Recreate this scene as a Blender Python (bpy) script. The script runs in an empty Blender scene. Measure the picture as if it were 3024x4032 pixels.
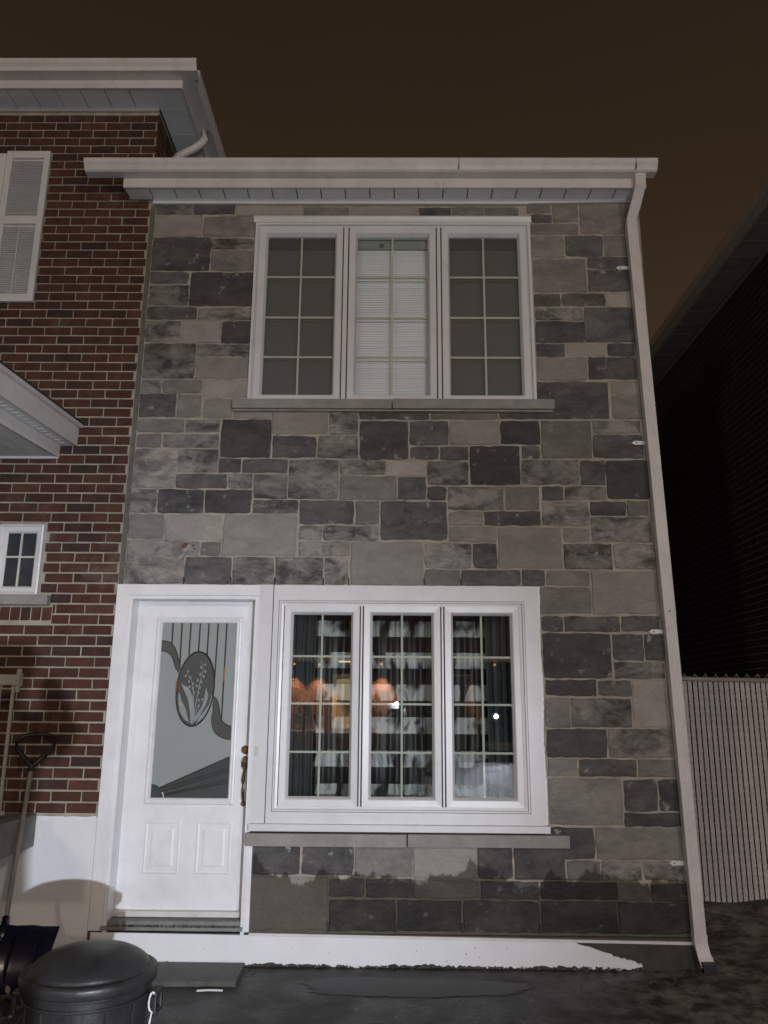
import bpy, bmesh, math, random
from mathutils import Vector, Matrix
R = math.radians
random.seed(7)
sc = bpy.context.scene
C = sc.collection

# ------------------------------------------------------------------ camera
cam = bpy.data.cameras.new('camera'); camo = bpy.data.objects.new('camera', cam); C.objects.link(camo)
rt = Vector((0.99993576, 0.00870553, 0.00725833)); up = Vector((-0.00499922, -0.23598092, 0.97174483)); fw = Vector((-0.01017238, 0.97171869, 0.23592224))
m = Matrix((rt, up, -fw)).transposed().to_4x4(); m.translation = (0, -5.8, 1.48)
camo.matrix_world = m
cam.sensor_fit = 'VERTICAL'; cam.sensor_height = 24; cam.lens = 24*3120/4032
cam.clip_start = .05; cam.clip_end = 600
sc.camera = camo

# ------------------------------------------------------------------ sky (light-polluted overcast night)
w = bpy.data.worlds.new('World'); sc.world = w; w.use_nodes = True
nt = w.node_tree; nt.nodes.clear()
o = nt.nodes.new('ShaderNodeOutputWorld'); bg = nt.nodes.new('ShaderNodeBackground')
tc = nt.nodes.new('ShaderNodeTexCoord'); sp = nt.nodes.new('ShaderNodeSeparateXYZ'); rp = nt.nodes.new('ShaderNodeValToRGB')
nt.links.new(tc.outputs['Generated'], sp.inputs[0]); nt.links.new(sp.outputs['Z'], rp.inputs[0])
e = rp.color_ramp.elements
e[0].position = 0.0; e[0].color = (.070, .040, .022, 1)
e[1].position = 1.0; e[1].color = (.016, .0100, .0058, 1)
for p, c in ((.35, (.045, .0268, .0165)), (.55, (.0300, .0180, .0105)), (.75, (.0205, .0128, .0074))):
    x = e.new(p); x.color = (*c, 1)
nz = nt.nodes.new('ShaderNodeTexNoise'); nz.inputs['Scale'].default_value = 1.6; nz.inputs['Detail'].default_value = 3
nt.links.new(tc.outputs['Generated'], nz.inputs['Vector'])
mr = nt.nodes.new('ShaderNodeMapRange'); mr.inputs['To Min'].default_value = .78; mr.inputs['To Max'].default_value = 1.22
nt.links.new(nz.outputs['Fac'], mr.inputs['Value'])
mu = nt.nodes.new('ShaderNodeVectorMath'); mu.operation = 'SCALE'
nt.links.new(rp.outputs[0], mu.inputs[0]); nt.links.new(mr.outputs[0], mu.inputs['Scale'])
nt.links.new(mu.outputs[0], bg.inputs[0]); nt.links.new(bg.outputs[0], o.inputs[0])
bg.inputs[1].default_value = 1.0

# ------------------------------------------------------------------ light levels (the lamps themselves stand further down)
TORCH_P = 115        # the phone's own torch beside the lens
HEAD_P = 2300      # car headlights
STREET_P = 1400     # street lamps
SPILL_P = 600      # the same lamp's light outside its main beam
sc.view_settings.view_transform = 'Standard'; sc.view_settings.look = 'None'
sc.view_settings.exposure = 0; sc.view_settings.gamma = 1; sc.view_settings.use_curve_mapping = False

# ------------------------------------------------------------------ materials
def srgb(r, g, b): 
    f = lambda v: (v/255/12.92) if v/255 <= .04045 else ((v/255+.055)/1.055)**2.4
    return (f(r), f(g), f(b))
def N(nt, t, **kw):
    n = nt.nodes.new(t)
    for k, v in kw.items():
        if k in n.inputs: n.inputs[k].default_value = v
        else: setattr(n, k, v)
    return n
def newmat(name):
    mt = bpy.data.materials.new(name); mt.use_nodes = True; nt = mt.node_tree
    return mt, nt, nt.nodes['Principled BSDF']
def simple(name, col, rough=.5, var=.12, scale=6, bump=.0, bscale=60, metal=0, spec=.5, dirt=None, dirtamt=.5):
    mt, nt, b = newmat(name); L = nt.links.new
    geo = N(nt, 'ShaderNodeNewGeometry')
    n1 = N(nt, 'ShaderNodeTexNoise', Scale=scale, Detail=6.0, Roughness=.6); L(geo.outputs['Position'], n1.inputs['Vector'])
    mr = N(nt, 'ShaderNodeMapRange'); mr.inputs['From Min'].default_value = .3; mr.inputs['From Max'].default_value = .7
    mr.inputs['To Min'].default_value = 1-var; mr.inputs['To Max'].default_value = 1+var*.5
    L(n1.outputs['Fac'], mr.inputs['Value'])
    sc_ = N(nt, 'ShaderNodeVectorMath', operation='SCALE'); sc_.inputs[0].default_value = col; L(mr.outputs[0], sc_.inputs['Scale'])
    out = sc_.outputs[0]
    if dirt:
        n2 = N(nt, 'ShaderNodeTexNoise', Scale=scale*2.7, Detail=8.0, Roughness=.7); L(geo.outputs['Position'], n2.inputs['Vector'])
        r2 = N(nt, 'ShaderNodeValToRGB'); r2.color_ramp.elements[0].position = .52; r2.color_ramp.elements[1].position = .72
        r2.color_ramp.elements[1].color = (dirtamt,)*3+(1,)
        L(n2.outputs['Fac'], r2.inputs[0])
        mx = N(nt, 'ShaderNodeMix', data_type='RGBA'); L(r2.outputs[0], mx.inputs[0]); L(out, mx.inputs[6]); mx.inputs[7].default_value = (*dirt, 1)
        out = mx.outputs[2]
    L(out, b.inputs['Base Color'])
    b.inputs['Roughness'].default_value = rough; b.inputs['Metallic'].default_value = metal; b.inputs['Specular IOR Level'].default_value = spec
    if bump:
        n3 = N(nt, 'ShaderNodeTexNoise', Scale=bscale, Detail=5.0); L(geo.outputs['Position'], n3.inputs['Vector'])
        bp_ = N(nt, 'ShaderNodeBump', Strength=bump, Distance=.004); L(n3.outputs['Fac'], bp_.inputs['Height']); L(bp_.outputs[0], b.inputs['Normal'])
    return mt
def emit(name, col, s):
    mt, nt, b = newmat(name); b.inputs['Base Color'].default_value = (*col, 1)
    b.inputs['Emission Color'].default_value = (*col, 1); b.inputs['Emission Strength'].default_value = s
    return mt
def wet_factor(nt, L, geo, lo=.20, amp=.34):
    """rain splash and rising damp: a ragged tide line some 0.4 m above the ground, as in the wall itself"""
    s = N(nt, 'ShaderNodeSeparateXYZ'); L(geo.outputs['Position'], s.inputs[0])
    cx = N(nt, 'ShaderNodeCombineXYZ'); L(s.outputs['X'], cx.inputs[0])
    n = N(nt, 'ShaderNodeTexNoise', Scale=2.6, Detail=4.0, Roughness=.55); L(cx.outputs[0], n.inputs['Vector'])
    n2 = N(nt, 'ShaderNodeTexNoise', Scale=11.0, Detail=8.0, Roughness=.65); L(geo.outputs['Position'], n2.inputs['Vector'])
    a = N(nt, 'ShaderNodeMath', operation='MULTIPLY_ADD'); L(n.outputs['Fac'], a.inputs[0]); a.inputs[1].default_value = amp*2.2; a.inputs[2].default_value = lo-amp*.85
    a2 = N(nt, 'ShaderNodeMath', operation='MULTIPLY_ADD'); L(n2.outputs['Fac'], a2.inputs[0]); a2.inputs[1].default_value = .16; L(a.outputs[0], a2.inputs[2])
    d = N(nt, 'ShaderNodeMath', operation='SUBTRACT'); L(a2.outputs[0], d.inputs[0]); L(s.outputs['Z'], d.inputs[1])
    r = N(nt, 'ShaderNodeMapRange'); r.inputs['From Min'].default_value = 0; r.inputs['From Max'].default_value = .022
    L(d.outputs[0], r.inputs['Value'])
    return r.outputs[0]
def stone_mat(name, dark, light, lo, hi, specks=.5, pink=0):
    mt, nt, b = newmat(name); L = nt.links.new
    geo = N(nt, 'ShaderNodeNewGeometry'); oi = N(nt, 'ShaderNodeObjectInfo')
    W = N(nt, 'ShaderNodeMath', operation='MULTIPLY'); L(oi.outputs['Random'], W.inputs[0]); W.inputs[1].default_value = 40
    mp = N(nt, 'ShaderNodeVectorMath', operation='MULTIPLY'); L(geo.outputs['Position'], mp.inputs[0]); mp.inputs[1].default_value = (.8, 1, 1.5)
    n1 = N(nt, 'ShaderNodeTexNoise', noise_dimensions='4D', Scale=5.0, Detail=12.0, Roughness=.66, Distortion=.7); L(mp.outputs[0], n1.inputs['Vector']); L(W.outputs[0], n1.inputs['W'])
    rr = N(nt, 'ShaderNodeMapRange'); rr.inputs['From Min'].default_value = lo; rr.inputs['From Max'].default_value = hi; L(n1.outputs['Fac'], rr.inputs['Value'])
    # fine grain
    n2 = N(nt, 'ShaderNodeTexNoise', Scale=24.0, Detail=12.0, Roughness=.78, Distortion=.3); L(mp.outputs[0], n2.inputs['Vector'])
    ad = N(nt, 'ShaderNodeMath', operation='MULTIPLY_ADD'); L(n2.outputs['Fac'], ad.inputs[0]); ad.inputs[1].default_value = 1.5; L(rr.outputs[0], ad.inputs[2])
    ad2 = N(nt, 'ShaderNodeMath', operation='SUBTRACT', use_clamp=True); L(ad.outputs[0], ad2.inputs[0]); ad2.inputs[1].default_value = .75
    mx = N(nt, 'ShaderNodeMix', data_type='RGBA'); L(ad2.outputs[0], mx.inputs[0]); mx.inputs[6].default_value = (*dark, 1); mx.inputs[7].default_value = (*light, 1)
    # per stone brightness
    pr = N(nt, 'ShaderNodeMapRange'); pr.inputs['To Min'].default_value = .80; pr.inputs['To Max'].default_value = 1.2; L(oi.outputs['Random'], pr.inputs['Value'])
    sv = N(nt, 'ShaderNodeVectorMath', operation='SCALE'); L(mx.outputs[2], sv.inputs[0]); L(pr.outputs[0], sv.inputs['Scale'])
    # pale lime specks
    n3 = N(nt, 'ShaderNodeTexNoise', noise_dimensions='4D', Scale=12.0, Detail=8.0, Roughness=.62); L(geo.outputs['Position'], n3.inputs['Vector']); L(W.outputs[0], n3.inputs['W'])
    r3 = N(nt, 'ShaderNodeMapRange'); r3.inputs['From Min'].default_value = .61; r3.inputs['From Max'].default_value = .69; r3.inputs['To Max'].default_value = specks; L(n3.outputs['Fac'], r3.inputs['Value'])
    m2 = N(nt, 'ShaderNodeMix', data_type='RGBA'); L(r3.outputs[0], m2.inputs[0]); L(sv.outputs[0], m2.inputs[6]); m2.inputs[7].default_value = (.36, .35, .34, 1)
    wf = wet_factor(nt, L, geo)
    m3 = N(nt, 'ShaderNodeMix', data_type='RGBA', blend_type='MULTIPLY'); L(wf, m3.inputs[0]); L(m2.outputs[2], m3.inputs[6]); m3.inputs[7].default_value = (.36, .35, .32, 1)
    L(m3.outputs[2], b.inputs['Base Color'])
    rg = N(nt, 'ShaderNodeMapRange'); rg.inputs['To Min'].default_value = .9; rg.inputs['To Max'].default_value = .6; L(wf, rg.inputs['Value']); L(rg.outputs[0], b.inputs['Roughness'])
    b.inputs['Specular IOR Level'].default_value = .3
    n4 = N(nt, 'ShaderNodeTexNoise', Scale=38.0, Detail=9.0, Roughness=.65); L(mp.outputs[0], n4.inputs['Vector'])
    bu = N(nt, 'ShaderNodeBump', Strength=1.0, Distance=.014); L(n4.outputs['Fac'], bu.inputs['Height']); L(bu.outputs[0], b.inputs['Normal'])
    return mt
def brick_mat(name, cols, wetz=False, smear=.35):
    mt, nt, b = newmat(name); L = nt.links.new
    geo = N(nt, 'ShaderNodeNewGeometry'); oi = N(nt, 'ShaderNodeObjectInfo')
    a = N(nt, 'ShaderNodeMath', operation='MULTIPLY_ADD'); L(geo.outputs['Random Per Island'], a.inputs[0]); a.inputs[1].default_value = 1.0; L(oi.outputs['Random'], a.inputs[2])
    fr = N(nt, 'ShaderNodeMath', operation='FRACT'); L(a.outputs[0], fr.inputs[0])
    r = N(nt, 'ShaderNodeValToRGB'); r.color_ramp.interpolation = 'LINEAR'
    for i, c in enumerate(cols):
        el = r.color_ramp.elements[i] if i < 2 else r.color_ramp.elements.new(1)
        el.position = i/(len(cols)-1); el.color = (*c, 1)
    L(fr.outputs[0], r.inputs[0])
    n1 = N(nt, 'ShaderNodeTexNoise', Scale=9.0, Detail=8.0, Roughness=.65); L(geo.outputs['Position'], n1.inputs['Vector'])
    mr = N(nt, 'ShaderNodeMapRange'); mr.inputs['From Min'].default_value = .3; mr.inputs['From Max'].default_value = .7; mr.inputs['To Min'].default_value = .62; mr.inputs['To Max'].default_value = 1.3; L(n1.outputs['Fac'], mr.inputs['Value'])
    s = N(nt, 'ShaderNodeVectorMath', operation='SCALE'); L(r.outputs[0], s.inputs[0]); L(mr.outputs[0], s.inputs['Scale'])
    n2 = N(nt, 'ShaderNodeTexNoise', Scale=3.2, Detail=9.0, Roughness=.72); L(geo.outputs['Position'], n2.inputs['Vector'])
    r2 = N(nt, 'ShaderNodeMapRange'); r2.inputs['From Min'].default_value = .58; r2.inputs['From Max'].default_value = .74; r2.inputs['To Max'].default_value = smear; L(n2.outputs['Fac'], r2.inputs['Value'])
    d_ = N(nt, 'ShaderNodeVectorMath', operation='DISTANCE'); L(geo.outputs['Position'], d_.inputs[0]); d_.inputs[1].default_value = (-2.14, 0, 2.45)
    r5 = N(nt, 'ShaderNodeMapRange'); r5.inputs['From Min'].default_value = .15; r5.inputs['From Max'].default_value = .55; r5.inputs['To Min'].default_value = .11; r5.inputs['To Max'].default_value = 0; L(d_.outputs['Value'], r5.inputs['Value'])
    a5 = N(nt, 'ShaderNodeMath', operation='ADD'); L(n2.outputs['Fac'], a5.inputs[0]); L(r5.outputs[0], a5.inputs[1]); L(a5.outputs[0], r2.inputs['Value'])
    mx = N(nt, 'ShaderNodeMix', data_type='RGBA'); L(r2.outputs[0], mx.inputs[0]); L(s.outputs[0], mx.inputs[6]); mx.inputs[7].default_value = (.20, .165, .145, 1)
    L(mx.outputs[2], b.inputs['Base Color']); b.inputs['Roughness'].default_value = .88; b.inputs['Specular IOR Level'].default_value = .3
    n4 = N(nt, 'ShaderNodeTexNoise', Scale=90.0, Detail=6.0, Roughness=.6); L(geo.outputs['Position'], n4.inputs['Vector'])
    bu = N(nt, 'ShaderNodeBump', Strength=.5, Distance=.003); L(n4.outputs['Fac'], bu.inputs['Height']); L(bu.outputs[0], b.inputs['Normal'])
    return mt
def mortar_mat(name, col, wet=False):
    mt, nt, b = newmat(name); L = nt.links.new
    geo = N(nt, 'ShaderNodeNewGeometry')
    n1 = N(nt, 'ShaderNodeTexNoise', Scale=5.0, Detail=8.0, Roughness=.7); L(geo.outputs['Position'], n1.inputs['Vector'])
    mr = N(nt, 'ShaderNodeMapRange'); mr.inputs['From Min'].default_value = .3; mr.inputs['From Max'].default_value = .7; mr.inputs['To Min'].default_value = .6; mr.inputs['To Max'].default_value = 1.15; L(n1.outputs['Fac'], mr.inputs['Value'])
    s = N(nt, 'ShaderNodeVectorMath', operation='SCALE'); s.inputs[0].default_value = col; L(mr.outputs[0], s.inputs['Scale'])
    out = s.outputs[0]
    if wet:
        wf = wet_factor(nt, L, geo)
        m3 = N(nt, 'ShaderNodeMix', data_type='RGBA', blend_type='MULTIPLY'); L(wf, m3.inputs[0]); L(out, m3.inputs[6]); m3.inputs[7].default_value = (.3, .3, .26, 1); out = m3.outputs[2]
    L(out, b.inputs['Base Color']); b.inputs['Roughness'].default_value = .95; b.inputs['Specular IOR Level'].default_value = .2
    n4 = N(nt, 'ShaderNodeTexNoise', Scale=60.0, Detail=8.0, Roughness=.7); L(geo.outputs['Position'], n4.inputs['Vector'])
    bu = N(nt, 'ShaderNodeBump', Strength=.6, Distance=.006); L(n4.outputs['Fac'], bu.inputs['Height']); L(bu.outputs[0], b.inputs['Normal'])
    return mt
def glass_mat(name, tint=(1, 1, 1), refl=.10, rough=.0, wave=.02):
    mt, nt, b = newmat(name); L = nt.links.new; nt.nodes.remove(b)
    out = nt.nodes['Material Output']
    t = N(nt, 'ShaderNodeBsdfTransparent'); t.inputs[0].default_value = (*tint, 1)
    g = N(nt, 'ShaderNodeBsdfGlossy', Roughness=rough); mx = N(nt, 'ShaderNodeMixShader')
    fr = N(nt, 'ShaderNodeFresnel', IOR=1.5)
    ad = N(nt, 'ShaderNodeMath', operation='ADD', use_clamp=True); L(fr.outputs[0], ad.inputs[0]); ad.inputs[1].default_value = refl-.04
    L(ad.outputs[0], mx.inputs[0]); L(t.outputs[0], mx.inputs[1]); L(g.outputs[0], mx.inputs[2]); L(mx.outputs[0], out.inputs[0])
    if wave:
        geo = N(nt, 'ShaderNodeNewGeometry'); n = N(nt, 'ShaderNodeTexNoise', Scale=2.6, Detail=1.0); L(geo.outputs['Position'], n.inputs['Vector'])
        bu = N(nt, 'ShaderNodeBump', Strength=wave, Distance=.02); L(n.outputs['Fac'], bu.inputs['Height']); L(bu.outputs[0], g.inputs['Normal'])
    return mt
def translucent_mat(name, col, alpha, rough=.6):
    mt, nt, b = newmat(name); L = nt.links.new
    out = nt.nodes['Material Output']; t = N(nt, 'ShaderNodeBsdfTransparent'); mx = N(nt, 'ShaderNodeMixShader'); mx.inputs[0].default_value = alpha
    b.inputs['Base Color'].default_value = (*col, 1); b.inputs['Roughness'].default_value = rough
    L(t.outputs[0], mx.inputs[1]); L(b.outputs[0], mx.inputs[2]); L(mx.outputs[0], out.inputs[0]); return mt

M = {}
M['paint'] = simple('white_paint', (.74, .74, .75), .38, .10, 4, .15, 40, dirt=(.52, .50, .47), dirtamt=.25)
M['pvc'] = simple('white_vinyl', (.64, .635, .635), .34, .08, 3, .12, 20, dirt=(.46, .44, .41), dirtamt=.3)
M['alu'] = simple('white_aluminium', (.62, .585, .575), .42, .10, 3, .1, 25, dirt=(.40, .37, .34), dirtamt=.5)
M['soffit'] = simple('grey_soffit', (.74, .76, .75), .6, .12, 5)
M['groove'] = simple('grey_groove', (.10, .10, .10), .8, .1, 5)
M['gasket'] = simple('dark_gasket', (.03, .03, .03), .8)
M['parge'] = simple('white_masonry_paint', (.70, .70, .72), .6, .05, 3, .4, 30, dirt=(.60, .58, .54), dirtamt=.25)
M['joint'] = simple('grey_caulk_joint', (.125, .125, .105), .9, .4, 9, .6, 50)
M['sill'] = simple('limestone_sill', (.27, .26, .24), .85, .18, 9, .5, 50, dirt=(.18, .17, .16), dirtamt=.6)
M['concrete'] = simple('wet_concrete', (.085, .083, .075), .55, .4, 7, .6, 30, dirt=(.03, .03, .028), dirtamt=.8)
M['found'] = simple('damp_dark_foundation', (.050, .046, .034), .8, .4, 7, .8, 30)
M['stone_l'] = stone_mat('pale_limestone', (0.2266, 0.2094, 0.1891), (0.3317, 0.3064, 0.2772), .25, .62, .3)
M['stone_m'] = stone_mat('mid_grey_limestone', (0.1382, 0.1286, 0.1182), (0.2598, 0.2410, 0.2181), .30, .66, .55)
M['stone_x'] = stone_mat('blotched_limestone', (0.0663, 0.0632, 0.0623), (0.2820, 0.2628, 0.2386), .39, .61, .95)
M['stone_d'] = stone_mat('dark_grey_limestone', (0.0642, 0.0621, 0.0634), (0.1658, 0.1570, 0.1483), .36, .72, .9)
M['stone_p'] = stone_mat('charcoal_limestone', (0.0553, 0.0502, 0.0526), (0.1106, 0.1025, 0.1010), .36, .75, .7)
M['stone_e'] = stone_mat('stained_limestone', (0.0939, 0.0895, 0.0860), (0.3206, 0.2922, 0.2579), .38, .60, .8)
M['mortar'] = mortar_mat('beige_mortar', (.385, .345, .285), True)
M['brick_mortar'] = mortar_mat('brick_mortar', (.37, .34, .265))
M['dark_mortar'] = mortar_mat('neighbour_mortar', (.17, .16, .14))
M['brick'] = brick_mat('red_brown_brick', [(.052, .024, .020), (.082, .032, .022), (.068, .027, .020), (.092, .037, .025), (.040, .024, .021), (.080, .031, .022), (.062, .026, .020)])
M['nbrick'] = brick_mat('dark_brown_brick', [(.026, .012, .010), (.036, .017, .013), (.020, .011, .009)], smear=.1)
M['glass'] = glass_mat('window_glass', (.94, .96, .955), .085)
M['glass_dull'] = glass_mat('upper_window_glass', (.97, .975, .97), .045)
M['muntin'] = simple('beige_muntin', (.50, .52, .43), .5, .05)
M['screen'] = translucent_mat('insect_screen', (.12, .116, .106), .44, .9)
M['blind'] = simple('white_blind', (.87, .89, .93), .5, .05, 4)
M['headrail'] = simple('grey_headrail', (.26, .29, .26), .5, .1)
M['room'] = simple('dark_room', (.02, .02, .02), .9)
M['brass'] = simple('aged_brass', (.16, .105, .055), .38, .35, 30, metal=.8)
M['black'] = simple('black_plastic', (.012, .012, .014), .45, .3, 20, .2, 60)
M['bin'] = simple('charcoal_bin_plastic', (.030, .030, .032), .40, .4, 3.2, .5, 30, dirt=(.010, .010, .011), dirtamt=1.0)
M['blue'] = simple('navy_plastic', (.0075, .008, .024), .22, .3, 9)
M['alum_shaft'] = simple('grey_shaft', (.30, .285, .26), .5, .2, 12)
M['cord'] = simple('white_cord', (.6, .6, .6), .6)
M['railing'] = simple('beige_metal_paint', (.34, .32, .27), .5, .2, 20)
M['landing'] = simple('grey_landing_concrete', (.20, .20, .19), .85, .3, 9, .5, 40)
M['fence_slat'] = simple('beige_vinyl_slat', (.52, .475, .44), .6, .2, 3)
M['fence_wire'] = simple('beige_coated_wire', (.34, .31, .29), .6, .1)
M['shingle'] = simple('dark_shingle', (.03, .03, .03), .9, .3, 20, .5, 60)
M['dark'] = simple('dark_cloth', (.012, .012, .014), .9, .3, 20)
M['skin'] = simple('skin', (.42, .27, .20), .6)

# door glass: privacy glass in three finishes
M['dg_frost'] = simple('etched_grey_green_glass', (.250, .268, .262), .55, .06, 2)
M['dg_clear'] = simple('smoke_bevelled_glass', (.085, .088, .086), .22, .1, 5)
M['dg_dark'] = simple('dark_bevelled_glass', (.062, .072, .072), .25, .2, 4)
M['dg_etch'] = simple('etched_white_glass', (.24, .27, .26), .6, .25, 30)
M['came'] = simple('lead_came', (.025, .022, .018), .45, .2, 20, metal=.3)
M['glint_metal'] = simple('bright_glint_metal', (.75, .40, .12), .25, .1, 20, metal=.9)  # bright metal for the strips that stand for glints on the came

# ground
def ground_mat():
    mt, nt, b = newmat('wet_asphalt'); L = nt.links.new
    geo = N(nt, 'ShaderNodeNewGeometry')
    n1 = N(nt, 'ShaderNodeTexNoise', Scale=1.6, Detail=9.0, Roughness=.68); L(geo.outputs['Position'], n1.inputs['Vector'])
    r = N(nt, 'ShaderNodeValToRGB'); el = r.color_ramp.elements
    el[0].position = .36; el[0].color = (.010, .0098, .0085, 1); el[1].position = .70; el[1].color = (.060, .055, .044, 1)
    L(n1.outputs['Fac'], r.inputs[0])
    # pale gritty rubbish and salt towards the side yard (x>2)
    s = N(nt, 'ShaderNodeSeparateXYZ'); L(geo.outputs['Position'], s.inputs[0])
    n2 = N(nt, 'ShaderNodeTexNoise', Scale=5.5, Detail=10.0, Roughness=.75); L(geo.outputs['Position'], n2.inputs['Vector'])
    mx1 = N(nt, 'ShaderNodeMapRange'); mx1.inputs['From Min'].default_value = .9; mx1.inputs['From Max'].default_value = 1.7; L(s.outputs['X'], mx1.inputs['Value'])
    r2 = N(nt, 'ShaderNodeMapRange'); r2.inputs['From Min'].default_value = .44; r2.inputs['From Max'].default_value = .60; L(n2.outputs['Fac'], r2.inputs['Value'])
    mm = N(nt, 'ShaderNodeMath', operation='MULTIPLY'); L(mx1.outputs[0], mm.inputs[0]); L(r2.outputs[0], mm.inputs[1])
    mx = N(nt, 'ShaderNodeMix', data_type='RGBA'); L(mm.outputs[0], mx.inputs[0]); L(r.outputs[0], mx.inputs[6]); mx.inputs[7].default_value = (.30, .265, .225, 1)
    L(mx.outputs[2], b.inputs['Base Color'])
    rr = N(nt, 'ShaderNodeMapRange'); rr.inputs['From Min'].default_value = .35; rr.inputs['From Max'].default_value = .65; rr.inputs['To Min'].default_value = .16; rr.inputs['To Max'].default_value = .70; L(n1.outputs['Fac'], rr.inputs['Value']); L(rr.outputs[0], b.inputs['Roughness'])
    n3 = N(nt, 'ShaderNodeTexNoise', Scale=34.0, Detail=10.0, Roughness=.75); L(geo.outputs['Position'], n3.inputs['Vector'])
    bu = N(nt, 'ShaderNodeBump', Strength=1.0, Distance=.018); L(n3.outputs['Fac'], bu.inputs['Height']); L(bu.outputs[0], b.inputs['Normal'])
    return mt
M['ground'] = ground_mat()
M['puddle'] = simple('puddle_water', (.115, .118, .124), .55, .15, 3, .05, 8, spec=.25)

def curtain_mat():
    mt, nt, b = newmat('striped_satin_curtain'); L = nt.links.new
    geo = N(nt, 'ShaderNodeNewGeometry'); s = N(nt, 'ShaderNodeSeparateXYZ'); L(geo.outputs['Position'], s.inputs[0])
    a = N(nt, 'ShaderNodeMath', operation='MULTIPLY_ADD'); L(s.outputs['Z'], a.inputs[0]); a.inputs[1].default_value = 1/.236; a.inputs[2].default_value = -2.215/.236+40
    fr = N(nt, 'ShaderNodeMath', operation='FRACT'); L(a.outputs[0], fr.inputs[0])
    gt = N(nt, 'ShaderNodeMath', operation='LESS_THAN'); L(fr.outputs[0], gt.inputs[0]); gt.inputs[1].default_value = .5
    mp = N(nt, 'ShaderNodeVectorMath', operation='MULTIPLY'); L(geo.outputs['Position'], mp.inputs[0]); mp.inputs[1].default_value = (10, 0, 4.5)
    n = N(nt, 'ShaderNodeTexNoise', Scale=1.0, Detail=3.0, Roughness=.5, Distortion=.5); L(mp.outputs[0], n.inputs['Vector'])
    r = N(nt, 'ShaderNodeMapRange'); r.inputs['From Min'].default_value = .40; r.inputs['From Max'].default_value = .52; L(n.outputs['Fac'], r.inputs['Value'])  # dark of the folds painted into the silver bands as ragged streaks
    m_ = N(nt, 'ShaderNodeMath', operation='MULTIPLY'); L(gt.outputs[0], m_.inputs[0]); L(r.outputs[0], m_.inputs[1])
    mx = N(nt, 'ShaderNodeMix', data_type='RGBA'); L(m_.outputs[0], mx.inputs[0]); mx.inputs[6].default_value = (.012, .012, .013, 1); mx.inputs[7].default_value = (.50, .51, .50, 1)
    L(mx.outputs[2], b.inputs['Base Color']); b.inputs['Roughness'].default_value = .5; return mt
M['curtain'] = curtain_mat()
M['drape'] = simple('teal_grey_drape', (.055, .065, .068), .8, .3, 8)

# ------------------------------------------------------------------ mesh helpers
WL = {}
def tag(o, label=None, cat=None, group=None, kind=None):
    if label: o['label'] = label
    if cat: o['category'] = cat
    if group: o['group'] = group
    if kind: o['kind'] = kind
    return o
def empty(name, loc=(0, 0, 0), label=None, cat=None, group=None):
    o = bpy.data.objects.new(name, None); C.objects.link(o); o.location = loc; o.empty_display_size = .1; WL[o.name] = Vector(loc)
    return tag(o, label, cat, group)
def link(name, bm, mat, parent=None, smooth=False, loc=(0, 0, 0)):
    me = bpy.data.meshes.new(name)
    if loc != (0, 0, 0): bmesh.ops.translate(bm, verts=bm.verts, vec=-Vector(loc))
    bmesh.ops.recalc_face_normals(bm, faces=bm.faces)
    bm.to_mesh(me); bm.free(); me.materials.append(mat if not isinstance(mat, str) else M[mat])
    if smooth:
        for p in me.polygons: p.use_smooth = True
    o = bpy.data.objects.new(name, me); C.objects.link(o); o.location = loc
    WL[o.name] = Vector(loc)
    if parent is not None:
        o.parent = parent; o.matrix_parent_inverse = Matrix.Translation(-WL[parent.name])
    return o
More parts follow.
